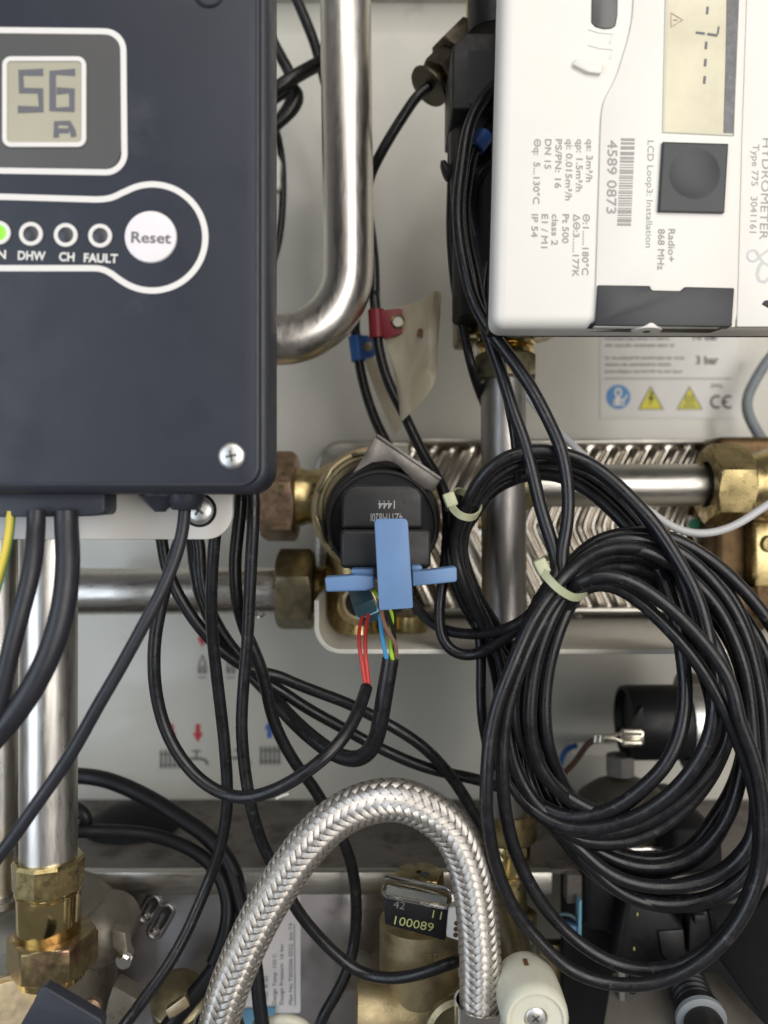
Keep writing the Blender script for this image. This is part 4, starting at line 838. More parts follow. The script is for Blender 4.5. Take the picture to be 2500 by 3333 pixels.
obj('block', pp(B(), 'K', [(1098, 1025), (1190, 1035), (1190, 1225), (1084, 1190)], 0.308, 0.005, 0.0006), white_m, t)
for x, y in ((1138, 1115), (1135, 1147), (1133, 1178)): obj('screw_hole', lathe(B(), cp('K', x, y, 0.3079), -Y, [(0.0009, 0), (0.0009, 0.0002)], 14), dkbrown_m, t)
# ivory knob
kx, kz = P(1747, 3325, 0.265).x, P(1747, 3325, 0.265).z; Rk = 110 * px(0.265)
t = thing('ivory_knob', 'ivory plastic knob with a screw in its face at the bottom edge', 'knob', Vector((kx, 0.275, kz)))
b = B(); n = 96; rings = []
for r, h in ((Rk * 0.90, 0.024), (Rk * 1.0, 0.022), (Rk * 1.02, 0.012), (Rk * 1.0, 0.004), (Rk * 0.97, 0.0012), (Rk * 0.88, 0.0), (Rk * 0.80, 0.0), (Rk * 0.79, 0.0008), (Rk * 0.36, 0.0012), (Rk * 0.34, 0.003), (0.0001, 0.003)):
    rings.append([b.verts.new(Vector((kx + math.cos(a) * rr_, 0.265 + h, kz + math.sin(a) * rr_))) for a in (2 * math.pi * i / n for i in range(n)) for rr_ in (r * (1 - (0.014 * max(0, math.cos(a * 12)) ** 6 if r > Rk * 0.95 and h > 0.002 else 0)),)])
for p, q in zip(rings, rings[1:]):
    for i in range(n): b.faces.new((p[i], p[(i + 1) % n], q[(i + 1) % n], q[i]))
b.faces.new(rings[0]); obj('grip', b, knob_m, t)
cross_screw('screw', Vector((kx, 0.2678, kz)), Rk * 0.33, zinc_m, t, rot=40)
obj('stem', cyl(B(), Vector((kx, 0.288, kz)), Vector((kx, 0.355, kz)), 0.0062, 32), dullbrass_m, t)
obj('pointer_mark', obox(B(), Vector((kx - 0.001, 0.2795, kz + Rk * 1.015)), X * 0.0007, Y * 0.002, Z * 0.0003), stain_m, t)
# brass column behind the hose
t = thing('brass_column', 'stack of tarnished and polished brass fittings below the grey upright pipe', 'pipe fitting', P(1650, 3060, 0.365))
bx = P(1652, 2800, 0.362).x
def CZ(v): return (1666.5 - v) * px(0.362)
b = lathe(B(), Vector((bx, 0.362, CZ(2730))), Z, [(0.0118, 0), (0.0128, 0.001), (0.0128, 0.010), (0.0110, 0.012)], 40); obj('top_collar', b, castbrass_m, t)
b = lathe(B(), Vector((bx, 0.362, CZ(2830))), Z, [(0.0098, 0), (0.0100, 0.0005), (0.0100, 0.0128), (0.0096, 0.0136)], 44); obj('polished_sleeve', b, polbrass_m, t)
b = lathe(B(), Vector((bx, 0.362, CZ(2960))), Z, [(0.0086, 0), (0.0086, 0.014), (0.0104, 0.0152), (0.0104, 0.0172), (0.009, 0.0175)], 40); obj('stem', b, brass_m, t)
b = hexnut(B(), Vector((bx, 0.362, CZ(3060))), Z, 0.0118, 0.012, 0.008, R(10)); obj('hex_foot', b, castbrass_m, t)

# ================================================================== PRESSURE SWITCH AND DARK PUMP PARTS AT RIGHT
SDp = 0.402; cs = P(2024, 2350, SDp)
t = thing('pressure_switch', 'black cylindrical pressure switch with silver band seen through the cable coil', 'pressure switch', P(2200, 2480, SDp))
rs = 120 * px(SDp)
b = lathe(B(), cs, X, [(rs * 0.80, 0.004), (rs * 0.88, 0.0005), (rs * 0.97, 0.0008), (rs, 0.004), (rs, 0.0285), (rs * 0.97, 0.0300)], 64); obj('housing', b, black_m, t)
b = pp(B(), 'I', [(985, 990), (985, 1120), (905, 1112), (935, 1055)], SDp - rs * 0.99, 0.004, 0.0004); obj('notch_edge', b, dark_m, t)
b = lathe(B(), cs + X * 0.0295, X, [(rs * 0.6, 0), (rs * 1.01, 0.0006), (rs * 1.03, 0.004), (rs * 1.01, 0.0165), (rs * 0.9, 0.0175)], 56); obj('silver_band', b, zinc_m, t)
obj('rear_disc', lathe(B(), P(2215, 2270, 0.415), X, [(0.012, 0), (0.0125, 0.001), (0.0125, 0.007), (0.011, 0.009)], 40), dullsteel_m, t)
obj('bottom_boss', lathe(B(), P(2225, 2440, 0.40), X, [(0.0092, 0), (0.0098, 0.001), (0.0098, 0.010), (0.008, 0.013)], 36), black_m, t)
t = thing('spade_terminal', 'shiny crimped spade terminal pushed onto the black pressure switch', 'terminal', cp('I', 900, 1160, 0.383))
b = B()
for y in (1132, 1192): cyl(b, cp('I', 872, y, 0.383), cp('I', 975, y, 0.383), 0.0018, 16, 0.0004)
obox(b, cp('I', 925, 1162, 0.3845), X * 0.0052, Y * 0.0012, Z * 0.0032, 0.0003); obj('receptacle', b, spade_m, t)
b = B(); tube(b, catmull([cp('I', 868, 1140, 0.383), cp('I', 840, 1148, 0.383), cp('I', 775, 1154, 0.383)], 0.001), 0.0009, 10); tube(b, catmull([cp('I', 868, 1185, 0.383), cp('I', 840, 1172, 0.383), cp('I', 775, 1166, 0.383)], 0.001), 0.0009, 10)
for x in (735, 762): cyl(b, cp('I', x, 1142, 0.3825), cp('I', x - 6, 1190, 0.3825), 0.0016, 14, 0.0004)
obj('crimp', b, spade_m, t)
t = thing('air_vent', 'dark domed air vent with grey hex cap behind the hanging coil', 'vent', cp('I', 860, 1600, 0.40))
b = hexnut(B(), cp('I', 860, 1362, 0.398), Z, 0.0062, 0.0094, 0.002, R(20)); obj('hex_cap', b, greyplastic_m, t)
c0 = cp('I', 880, 1600, 0.402); k = px(.402) * ZS
b = lathe(B(), c0, Z, [(300 * k, -0.03), (305 * k, 0), (285 * k, 55 * k), (235 * k, 125 * k), (165 * k, 180 * k), (90 * k, 215 * k), (60 * k, 228 * k)], 56); obj('dome', b, mat('sooty_casting', (0.075, 0.067, 0.053), 0.5, 0.35, var=0.35, vs=90, bump=0.4, bs=1100, dirt=(0.20, 0.165, 0.09), dcut=0.60, ds=120), t)
t = thing('pump_motor', 'matt black pump motor with moulded housing deep in the lower right corner', 'pump', P(2150, 3150, 0.36))
obj('head', pp(B(), 'L', [(1145, 605), (1370, 595), (1420, 640), (1420, 830), (1230, 860), (1140, 800)], 0.355, 0.06, 0.004, 3), rubber_m, t)
obj('case', pp(B(), 'L', [(660, 800), (1150, 800), (1150, 1120), (1060, 1320), (830, 1320), (820, 1180), (660, 1165)], 0.362, 0.05, 0.004, 3), black_m, t)
q = [(900, 960), (1120, 1030), (1215, 1150), (1210, 1300), (1120, 1370), (820, 1370), (850, 1180)]
obj('front_cover', pp(B(), 'L', q, 0.350, 0.012, 0.0025, 3), black_m, t)
obj('cover_panel', pp(B(), 'L', [(1065, 1160), (1205, 1150), (1215, 1290), (1120, 1325), (1090, 1290)], 0.3485, 0.004, 0.0008), dark_m, t)
obj('arm', pp(B(), 'L', [(1235, 1080), (1360, 1040), (1385, 1180), (1365, 1240), (1230, 1290)], 0.352, 0.010, 0.0012), dark_m, t)
obj('arm_rib', pp(B(), 'L', [(1340, 1050), (1362, 1045), (1392, 1180), (1370, 1222)], 0.3505, 0.004, 0.0005), rubber_m, t)
b = obox(B(), cp('L', 1285, 1084, 0.3495), X * 0.0024, Y * 0.002, Z * 0.0018, 0.0004); obj('latch', b, dark_m, t)
b = B()
for x, y in ((953, 1066), (936, 1252)): obox(b, cp('L', x, y, 0.3496), X * 0.00035, Y * 0.0004, Z * 0.0007, 0.0002)
obj('indicator_pip', b, mat('yellow_pip', (0.55, 0.50, 0.14), 0.4), t)
tag(obj('steel_rod', cyl(B(), cp('L', 835, 716, 0.372), cp('L', 1140, 711, 0.372), 0.0014, 18, 0.0003), chrome_m), 'thin bright steel rod in the dark gap under the coil', 'rod')
t = thing('blue_socket', 'small light blue plastic socket in the dark below the coil', 'socket', cp('L', 610, 1210, 0.362))
obj('socket_body', pp(B(), 'L', [(560, 1128), (634, 1134), (632, 1195), (610, 1190)], 0.360, 0.006, 0.0004), blue_m, t)
obj('rail', pp(B(), 'L', [(638, 995), (654, 992), (652, 1215), (634, 1195)], 0.3585, 0.006, 0.0004), palblue_m, t)
b = tube(B(), catmull([cp('L', x, y, 0.361) for x, y in ((510, 1072), (560, 1066), (600, 1076), (636, 1108))], 0.001), 0.0009, 10); obj('collar_edge', b, teal_m, t)
t = thing('ribbed_plug', 'black ribbed cable plug with a grey ring lying on the grey base plate', 'plug', cp('L', 1260, 1600, 0.32))
a = cp('L', 1205, 1400, 0.335); c = cp('L', 1300, 1640, 0.312); ax = (c - a).normalized(); Lp = (c - a).length
pr = []
for kx_ in range(6):
    h = Lp * 0.12 * kx_; pr += [(0.0070, h), (0.0078, h + Lp * 0.03), (0.0078, h + Lp * 0.07), (0.0068, h + Lp * 0.10)]
b = lathe(B(), a, ax, pr + [(0.0086, Lp * 0.76), (0.0086, Lp * 0.92)], 40); obj('ribbed_body', b, black_m, t)
b = lathe(B(), a + ax * Lp * 0.90, ax, [(0.0088, 0), (0.0094, 0.0006), (0.0094, 0.0026), (0.0082, 0.0032), (0.006, 0.0033)], 40); obj('grey_ring', b, ring_m, t)
b = lathe(B(), a + ax * (Lp * 0.90 + 0.0033), ax, [(0.0070, 0), (0.0074, 0.002), (0.0070, 0.012)], 36); obj('plug_end', b, dark_m, t)
b = pp(B(), 'L', [(848, 1360), (890, 1360), (888, 1740), (868, 1740)], 0.33, 0.004, 0.0005); tag(obj('edge_strip', b, greyplastic_m), 'narrow grey upright strip below the coil beside a black cable', 'strip')
tag(obj('shadow_casting', obox(B(), P(1900, 3200, 0.385), X * 0.022, Y * 0.004, Z * 0.02, 0.003), castbrass_m), 'brownish casting in deep shadow behind the ivory knob', 'casting')

# ================================================================== TAGS ON THE SENSOR CABLES
t = thing('red_cable_tag', 'dark red tag with brass eyelet clipped round a black cable', 'tag', cp('E', 780, 330, 0.358))
b = pp(B(), 'E', [(722, 184), (830, 170)] + arc(822, 243, 70, -80, 80, 14) + [(765, 333), (744, 334)], 0.3565, 0.0022, 0.0004); obj('tag_tab', b, redtag_m, t)
b = B(); lathe(b, cp('E', 704, 180, 0.3595), (cp('E', 712, 335, 0.3595) - cp('E', 704, 180, 0.3595)), [(0.0028, 0), (0.0036, 0.0001), (0.0036, 0.0123), (0.0028, 0.0124)], 28); obj('tag_loop', b, redtag_m, t)
b = lathe(B(), cp('E', 823, 243, 0.3562), -Y, [(0.0022, -0.002), (0.0022, 0.0004), (0.0026, 0.0007), (0.0031, 0.0004), (0.0032, 0)], 32, cap=False); obj('eyelet', b, brass_m, t)
b = lathe(B(), cp('E', 823, 243, 0.3563), -Y, [(0.0022, 0), (0.0022, 0.0001)], 28); obj('eyelet_opening', b, wall_m, t)
t = thing('blue_cable_tag', 'blue tag clipped round the thinner black cable behind the red one', 'tag', cp('E', 620, 450, 0.385))
obj('tag_tab', pp(B(), 'E', [(590, 322), (655, 316)] + arc(655, 378, 60, -60, 75, 10) + [(600, 452)], 0.3835, 0.0022, 0.0004), bluetag_m, t)
b = B(); lathe(b, cp('E', 594, 322, 0.386), (cp('E', 612, 456, 0.386) - cp('E', 594, 322, 0.386)), [(0.0028, 0), (0.0036, 0.0001), (0.0036, 0.0117), (0.0028, 0.0118)], 28); obj('tag_loop', b, bluetag_m, t)
obj('eyelet', lathe(B(), cp('E', 660, 380, 0.3834), -Y, [(0.0020, 0), (0.0022, 0.0004), (0.0016, 0.0006)], 24), dullbrass_m, t)
def sheet(name, label, c, rows, m, th=0.0003):
    b = B(); g = []
    for row in rows:
        pts = catmull([Vector((x, y, d * 1000)) for x, y, d in row], 12); idx = [pts[round(i * (len(pts) - 1) / 14)] for i in range(15)]
        g.append([cp(c, p.x, p.y, p.z / 1000) for p in idx])
    V = [[b.verts.new(p) for p in r] for r in g]; W = [[b.verts.new(p + Y * th) for p in r] for r in g]
    for A in (V, W):
        for r0, r1 in zip(A, A[1:]):
            for i in range(14): b.faces.new((r0[i], r0[i + 1], r1[i + 1], r1[i]) if A is V else (r0[i], r1[i], r1[i + 1], r0[i + 1]))
    for i in range(14):
        b.faces.new((V[0][i], W[0][i], W[0][i + 1], V[0][i + 1])); b.faces.new((V[-1][i], V[-1][i + 1], W[-1][i + 1], W[-1][i]))
    for r0, r1, q0, q1 in zip(V, V[1:], W, W[1:]):
        b.faces.new((r0[0], r1[0], q1[0], q0[0])); b.faces.new((r0[14], q0[14], q1[14], r1[14]))
    return tag(obj(name, b, m, None, 60), label, 'tag')
tg = sheet('film_tag', 'curled translucent stained tag hanging from the red clip', 'E', [[(745, 330, .3605), (765, 180, .3605)], [(766, 380, .3600), (835, 162, .3575)], [(790, 480, .360), (905, 143, .353)], [(812, 590, .359), (930, 400, .352), (975, 105, .349)], [(828, 690, .357), (945, 480, .348), (1020, 78, .346)], [(832, 740, .356), (960, 560, .346), (1050, 82, .349)], [(828, 800, .355), (1015, 585, .347), (1040, 330, .350), (1058, 110, .353)]], film_m)
b = B()
for n_, (x, y, r_) in enumerate(((945, 298, 20), (952, 315, 15), (938, 310, 14), (985, 360, 7), (930, 318, 9))):
    pp(b, 'E', [(x + r_ * rng.uniform(.6, 1.1) * math.cos(a), y + r_ * rng.uniform(.6, 1.2) * math.sin(a)) for a in [2 * math.pi * i / 12 for i in range(12)]], 0.3500 - n_ * 0.00004, 0.0002)
obj('rust_stain', b, stain_m, tg, 0)
sheet('film_tag', 'narrow translucent tag edge-on behind the curled stained one', 'E', [[(640, 455, .385), (690, 430, .385)], [(690, 600, .386), (760, 590, .384)], [(740, 720, .387), (830, 720, .383)], [(800, 860, .388), (935, 690, .384)]], film_m)

# ================================================================== CABLES
# left, under the control box
cable('control_cable', 'thick black cable dropping from the box clamp and leaving left at the picture edge', 'cable', ['G', (196, -60, .254), (195, 0, .254), (188, 120, .250), (162, 300, .246), (108, 500, .244), (50, 720, .243), (0, 930, .243), (-70, 1180, .243)], 61, cable2_m)
cable('control_cable', 'thickest black cable beside it bending left in front of the steel pipe', 'cable', ['G', (357, -60, .256), (357, 0, .256), (365, 200, .252), (342, 450, .248), (280, 690, .246), (175, 910, .245), (50, 1080, .245), (-60, 1200, .245), (-180, 1310, .245)], 78, cable2_m)
t = thing('earth_wire', 'yellow and green earth wire hanging from the box at the left edge', 'wire', uv('G', 30, 200) and cp('G', 30, 200, .256))
cable('yellow_insulation', None, None, ['G', (56, -60, .257), (54, 0, .257), (40, 110, .256), (12, 230, .255), (-30, 370, .254), (-70, 500, .254)], 25, yellow_m, parent=t)
cable('green_stripe', None, None, ['G', (74, -60, .2585), (72, 0, .2585), (58, 115, .2575), (30, 240, .2565), (-10, 380, .2555), (-50, 500, .2555)], 14, greenstripe_m, parent=t)
cable('control_cable', 'black cable from the cone shaped grommet slanting down across the steel pipe', 'cable', ['D', (1000, 1225, .264), (992, 1330, .263), 'G', (968, 120, .262), (890, 330, .260), (775, 560, .258), (645, 800, .257), (530, 990, .256), (400, 1215, .256), (300, 1365, .256), (195, 1515, .256), 'J', (95, 615, .256), (0, 745, .256), (-110, 880, .256)], 43, cable2_m)
cable('sensor_cable', 'black cable forming the big loop and ending in two red wires', 'cable', ['H', (652, 892, .305), (632, 960, .300), (580, 1085, .293), (520, 1180, .288), (440, 1265, .285), (330, 1350, .284), (200, 1428, .284), (80, 1474, .285), 'G', (1330, 1490, .286), (1205, 1468, .288), (1090, 1398, .289), (1000, 1300, .290), (932, 1190, .290), (880, 1060, .290), (845, 900, .289), (834, 760, .288), (838, 620, .288), (856, 500, .288), (885, 370, .288), (920, 230, .288), (980, 60, .289), (1010, -80, .29), (1000, -420, .30), (980, -800, .31)], 42)
cable('sensor_cable', 'long straight black cable hanging down and curving away to lower left', 'cable', ['D', (1200, 600, .310), (1195, 1120, .292), 'G', (1168, 10, .293), (1152, 200, .295), (1146, 400, .298), (1152, 600, .302), (1170, 800, .305), (1190, 1000, .308), (1210, 1210, .31), (1225, 1430, .312), (1224, 1560, .313), 'J', (1208, 630, .314), (1178, 760, .315), (1130, 880, .316), (1078, 1000, .314), (995, 1180, .310), (900, 1345, .306), (800, 1490, .303), (700, 1630, .30), (600, 1760, .30)], 39)
cable('sensor_cable', 'black cable just right of it that slips behind the braided hose', 'cable', ['D', (1330, 600, .315), (1365, 1100, .300), 'G', (1368, 0, .300), (1361, 150, .301), (1355, 300, .302), (1346, 480, .303), (1335, 650, .304), (1318, 800, .305), (1304, 950, .306), (1298, 1100, .307), (1308, 1250, .308), (1332, 1420, .309), (1368, 1580, .31), 'J', (1388, 600, .311), (1420, 690, .312), (1468, 790, .313), (1540, 930, .314), 'K', (290, 1062, .316), (400, 1195, .318), (515, 1305, .319), (625, 1380, .319), (760, 1412, .316), (900, 1398, .313), (1000, 1370, .312), (1120, 1325, .312), (1260, 1280, .335), (1420, 1190, .385)], 39)
cable('sensor_cable', 'black cable crossing behind its neighbour and falling behind the hose arch', 'cable', ['D', (1260, 600, .322), (1300, 1100, .308), 'G', (1288, 0, .308), (1272, 180, .309), (1280, 370, .310), (1302, 490, .312), (1345, 620, .314), (1400, 750, .316), (1432, 860, .318), (1452, 980, .32), (1490, 1110, .322), (1550, 1230, .324), (1625, 1345, .326), 'H', (345, 1400, .328), (410, 1500, .330), 'K', (440, 510, .332), (500, 610, .334), (555, 750, .336), (585, 900, .338), (592, 1050, .338), (580, 1220, .338), (545, 1370, .336), (485, 1500, .334), (420, 1610, .333), (380, 1720, .333)], 39)
cable('sensor_cable', 'upper black cable of the bunch sweeping right above the hose', 'cable', ['D', (900, 700, .332), (870, 1380, .325), 'G', (880, 90, .325), (895, 210, .325), (935, 330, .325), (1000, 455, .326), (1080, 570, .327), (1165, 665, .328), (1250, 735, .330), (1340, 790, .332), (1430, 818, .334), 'H', (165, 825, .335), (240, 862, .335), (400, 925, .334), (560, 985, .333), (680, 1045, .332), (800, 1108, .332), (930, 1190, .333), (1050, 1300, .336), (1150, 1430, .34), (1230, 1560, .342), (1310, 1690, .344)], 38)
cable('sensor_cable', 'lower black cable of the bunch running right towards the grey pipe', 'cable', ['D', (1060, 700, .337), (1050, 1380, .330), 'G', (1075, 90, .330), (1085, 250, .330), (1110, 400, .331), (1160, 520, .332), (1230, 640, .334), (1330, 760, .337), (1420, 850, .339), 'H', (160, 890, .340), (320, 1000, .340), (510, 1108, .340), (640, 1180, .340), (760, 1240, .340), (930, 1310, .341), (1080, 1350, .344), (1250, 1388, .347), (1400, 1440, .35)], 38)
cable('motor_cable', 'thick black cable with stripped end of four coloured wires below the blue hood', 'cable', ['D', (1000, 700, .352), (1035, 1380, .345), 'G', (1040, 90, .345), (1060, 250, .345), (1090, 400, .346), (1160, 560, .348), (1260, 700, .348), (1370, 830, .346), 'H', (120, 910, .342), (200, 1010, .335), (300, 1110, .328), (410, 1200, .321), (500, 1258, .316), (580, 1282, .312), (650, 1262, .309), (700, 1190, .306), (726, 1080, .304), (748, 940, .303), (772, 800, .302), (782, 738, .302)], 51)
cable('red_wire', 'left red wire from the teal plug into the black sheath', 'wire', ['M', (548, 1748, .3195), (510, 1850, .314), (492, 1960, .310), (494, 2060, .308), (515, 2160, .306), 'H', (632, 790, .305), (645, 860, .305), (648, 905, .305)], 13.5, redwire_m)
cable('red_wire', 'right red wire from the teal plug into the black sheath', 'wire', ['M', (595, 1715, .3195), (575, 1830, .314), (556, 1940, .310), (552, 2050, .3075), (556, 2150, .306), 'H', (650, 770, .305), (664, 840, .305), (664, 905, .305)], 13.5, redwire_m)
cable('brown_wire', 'pale brown wire crossing in front at the stripped cable end', 'wire', ['M', (712, 1730, .285), (718, 1800, .287), (750, 1900, .290), (810, 2000, .294), (855, 2060, .297), (870, 2110, .300), (850, 2180, .303)], 14.5, brownwire_m)
cable('blue_wire', 'light blue wire entering the stripped cable end on the left', 'wire', ['M', (700, 1780, .292), (705, 1860, .294), (720, 1960, .296), (735, 2060, .298), (750, 2150, .300), (768, 2230, .302)], 14.5, bluewire_m)
cable('lime_wire', 'lime green wire twisting down into the stripped cable end', 'wire', ['M', (640, 1540, .291), (690, 1620, .292), (780, 1680, .293), (830, 1760, .293), (822, 1850, .295), (785, 1960, .300), (790, 2060, .300), (815, 2140, .3005), (822, 2230, .302)], 14.5, green_m)
cable('black_wire', 'thin black wire among the coloured ones at the stripped end', 'wire', ['M', (760, 1720, .2905), (785, 1820, .292), (830, 1920, .295), (842, 2010, .299), (830, 2100, .303), (800, 2230, .304)], 14, blackwire_m)
tag(obj('scuff_mark', tube(B(), catmull([cp('H', 165, 1492, .2725), cp('H', 195, 1478, .2722), cp('H', 232, 1466, .2724)], .001), 0.0005, 8), scuff_m), 'pale scuff on the underside of the big black cable loop', 'scuff')
# dark bundle at lower left behind
cable('heavy_cable', 'heavy dark cable arching from the steel pipe down behind the braided hose', 'cable', ['J', (-200, 380, .378), (150, 325, .375), (340, 318, .372), (420, 318, .370), (560, 335, .368), (700, 385, .366), (850, 462, .362), (980, 545, .358), (1100, 630, .354), (1195, 730, .350), (1262, 850, .347), (1290, 990, .345), (1262, 1150, .342), (1195, 1300, .340), (1100, 1440, .337), (1000, 1560, .334), (900, 1690, .332)], 54, black_m)
cable('heavy_cable', 'second heavy dark cable lying on the dark ledge under the first', 'cable', ['J', (-200, 680, .358), (150, 640, .354), (340, 622, .350), (430, 622, .350), (560, 622, .352), (700, 625, .353), (850, 645, .354), (980, 688, .352), (1090, 750, .349), (1175, 840, .346), (1222, 960, .343), (1228, 1090, .34), (1195, 1230, .338), (1150, 1330, .337)], 44, black_m)
cable('heavy_cable', 'short dark cable bight poking out beside the left steel pipe', 'cable', ['J', (-200, 520, .38), (100, 480, .37), (330, 470, .36), (400, 490, .355), (455, 520, .352), (480, 562, .352), (450, 590, .356), (370, 590, .362), (100, 640, .37), (-200, 720, .375)], 40, black_m)
tag(obj('shadow_hump', lathe(B(), cp('J', 720, 700, 0.42), Z, [(0.026, -0.01), (0.026, 0.004), (0.022, 0.014), (0.012, 0.020), (0.001, 0.022)], 40), rubber_m, None), 'dark rounded form in place of the shadow behind the heavy cables', 'cap')  # solid dark form stands in for shadow of the thick cables
cable('heavy_cable', 'dark cable dropping over the foil nameplate below the hose', 'cable', ['J', (1130, 640, .358), (1215, 760, .350), (1270, 900, .345), (1325, 1100, .338), (1375, 1300, .333), (1390, 1420, .332), (1402, 1560, .331), (1430, 1740, .330)], 46, black_m)
b = tube(B(), catmull([cp('K', 120, 1650, .335), cp('K', 200, 1636, .333), cp('K', 280, 1650, .334), cp('K', 340, 1690, .336)], .001), 0.0022, 14); tag(obj('cream_wire', b, knob_m), 'bit of cream wire at the bottom edge below the nameplate', 'wire')
# upper left behind the box
cable('sensor_cable', 'black cable slanting from the top edge to behind the bent pipe', 'cable', ['B', (240, -80, .40), (285, 20, .40), (330, 130, .40), (368, 225, .40), (400, 330, .40), (430, 450, .40)], 34)
cable('sensor_cable', 'black cable from the pipe bending left behind the black box', 'cable', ['B', (-300, 760, .40), (60, 560, .385), (160, 490, .383), (225, 440, .382), (300, 395, .384), (400, 340, .388), (480, 290, .39)], 45)
cable('sensor_cable', 'tight black cable bend peeping out beside the control box', 'cable', ['B', (-300, 1000, .40), (40, 790, .392), (140, 690, .390), (215, 625, .389), (270, 570, .389), (288, 515, .390), (255, 470, .392), (160, 520, .396), (60, 600, .398), (-250, 800, .405)], 42)
cable('sensor_cable', 'upper black cable emerging diagonally from behind the control box', 'cable', ['B', (-200, -320, .41), (80, 100, .405), (150, 230, .404), (205, 330, .403), (245, 400, .402), (262, 480, .404), (220, 600, .408), (90, 720, .41), (-200, 880, .41)], 38)
cable('sensor_cable', 'black cable bowing out along the right side of the control box', 'cable', ['B', (-200, 250, .405), (20, 470, .405), (120, 610, .405), (165, 720, .405), (190, 860, .405), (198, 1050, .405), (190, 1230, .405), (165, 1370, .405), (110, 1500, .405), (-20, 1720, .405), (-250, 1980, .405)], 24)
b = pp(B(), 'B', [(130, 830), (175, 832), (190, 870), (184, 960), (188, 990), (180, 1020), (150, 1030), (120, 1000)], .398, .006, .001); tag(obj('white_clip', b, white_m), 'small white clip half hidden behind the edge of the black box', 'clip')
# temperature sensor cables with tags
cable('temperature_cable', 'black cable from the brass sensor pocket through the red tag down past the actuator', 'cable', ['B', (985, 470, .359), (930, 510, .359), (860, 610, .360), (790, 720, .362), (720, 850, .366), (672, 960, .372), (655, 1080, .374), (672, 1220, .370), (692, 1400, .364), (697, 1600, .361), 'E', (697, 100, .360), (705, 200, .3595), (716, 350, .360), (742, 480, .361), (790, 620, .361), (843, 725, .360), (900, 850, .357), (965, 980, .352), (1035, 1090, .346), (1078, 1190, .341), (1092, 1310, .338), (1086, 1450, .337), (1074, 1600, .336), 'H', (1068, 300, .335), (1046, 420, .334), (1042, 540, .333), (1062, 640, .332), (1110, 700, .331), (1185, 718, .330), (1270, 700, .327), (1360, 645, .322), (1450, 585, .316), (1540, 500, .310), (1640, 390, .304)], 36)
cable('temperature_cable', 'thinner black cable under the blue tag disappearing behind the spring clip', 'cable', ['E', (600, 150, .386), (588, 250, .386), (600, 380, .386), (618, 500, .386), (655, 650, .386), (705, 790, .384), (760, 900, .380), (840, 1050, .378)], 33)
cable('temperature_cable', 'black cable emerging right of the blue bar and curving up to the coil', 'cable', ['H', (820, 330, .348), (900, 430, .345), (960, 505, .342), (1030, 560, .338), (1120, 592, .333), (1220, 602, .328), (1330, 592, .322), (1420, 572, .316), (1500, 530, .312), (1590, 440, .306), (1660, 350, .302)], 36)
# cables leaving the meter
cable('meter_cable', 'front black cable from behind the meter arching down into the coil tie', 'cable', ['B', (1360, 450, .318), (1290, 520, .314), (1225, 620, .312), (1188, 740, .310), (1168, 900, .309), (1150, 1080, .308), (1155, 1260, .306), (1185, 1440, .304), 'E', (1215, 80, .303), (1265, 200, .302), (1335, 310, .300), (1420, 420, .299), (1500, 530, .298), (1580, 660, .297), (1645, 790, .296), 'F', (535, 900, .294), (568, 1030, .293), (582, 1160, .292), (580, 1290, .291), (562, 1400, .290), (540, 1500, .290), 'I', (545, 230, .289), (545, 300, .288), (500, 420, .288)], 42)
cable('meter_cable', 'second black cable from the meter crossing to its left then down to the tie', 'cable', ['B', (1330, 690, .322), (1260, 770, .320), (1215, 850, .318), (1195, 960, .317), (1175, 1100, .316), (1190, 1300, .314), (1230, 1480, .312), 'E', (1255, 120, .310), (1300, 300, .308), (1345, 430, .306), (1390, 560, .304), (1440, 720, .302), (1500, 880, .300), 'F', (388, 1050, .298), (430, 1220, .296), (478, 1380, .294), (515, 1490, .292), (525, 1600, .290), 'I', (520, 290, .288), (470, 400, .287), (400, 560, .286)], 42)
t = tag(obj('cable_marker', cyl(B(), cp('B', 1295, 726, .3195), cp('B', 1238, 800, .3185), 0.0036, 28, 0.0003), bluesleeve_m), 'bright blue marker sleeve on a cable beside the meter', 'sleeve')
cable('meter_cable', 'thin black cable running straight down behind the left of the grey pipe', 'cable', ['B', (1180, 500, .345), (1120, 700, .345), (1112, 1000, .344), (1110, 1300, .344), (1135, 1580, .346), 'E', (1150, 150, .348), (1185, 340, .350), (1225, 500, .352), (1265, 620, .362), (1330, 760, .385), (1420, 880, .388), (1500, 1020, .39)], 30)
cable('meter_cable', 'greyish black cable curving out of the shadow beside the meter', 'cable', ['B', (1360, 860, .326), (1290, 910, .325), (1235, 980, .325), (1215, 1060, .326), (1230, 1200, .328), (1280, 1400, .33)], 40, cable2_m)
cable('meter_cable', 'black cable just under the meter corner running down to the right', 'cable', ['B', (1330, 1300, .33), (1300, 1450, .326), (1290, 1640, .322), 'E', (1340, 250, .318), (1370, 400, .315), (1390, 520, .313), (1420, 680, .311), (1450, 830, .309), (1462, 950, .308), (1470, 1100, .312)], 28)
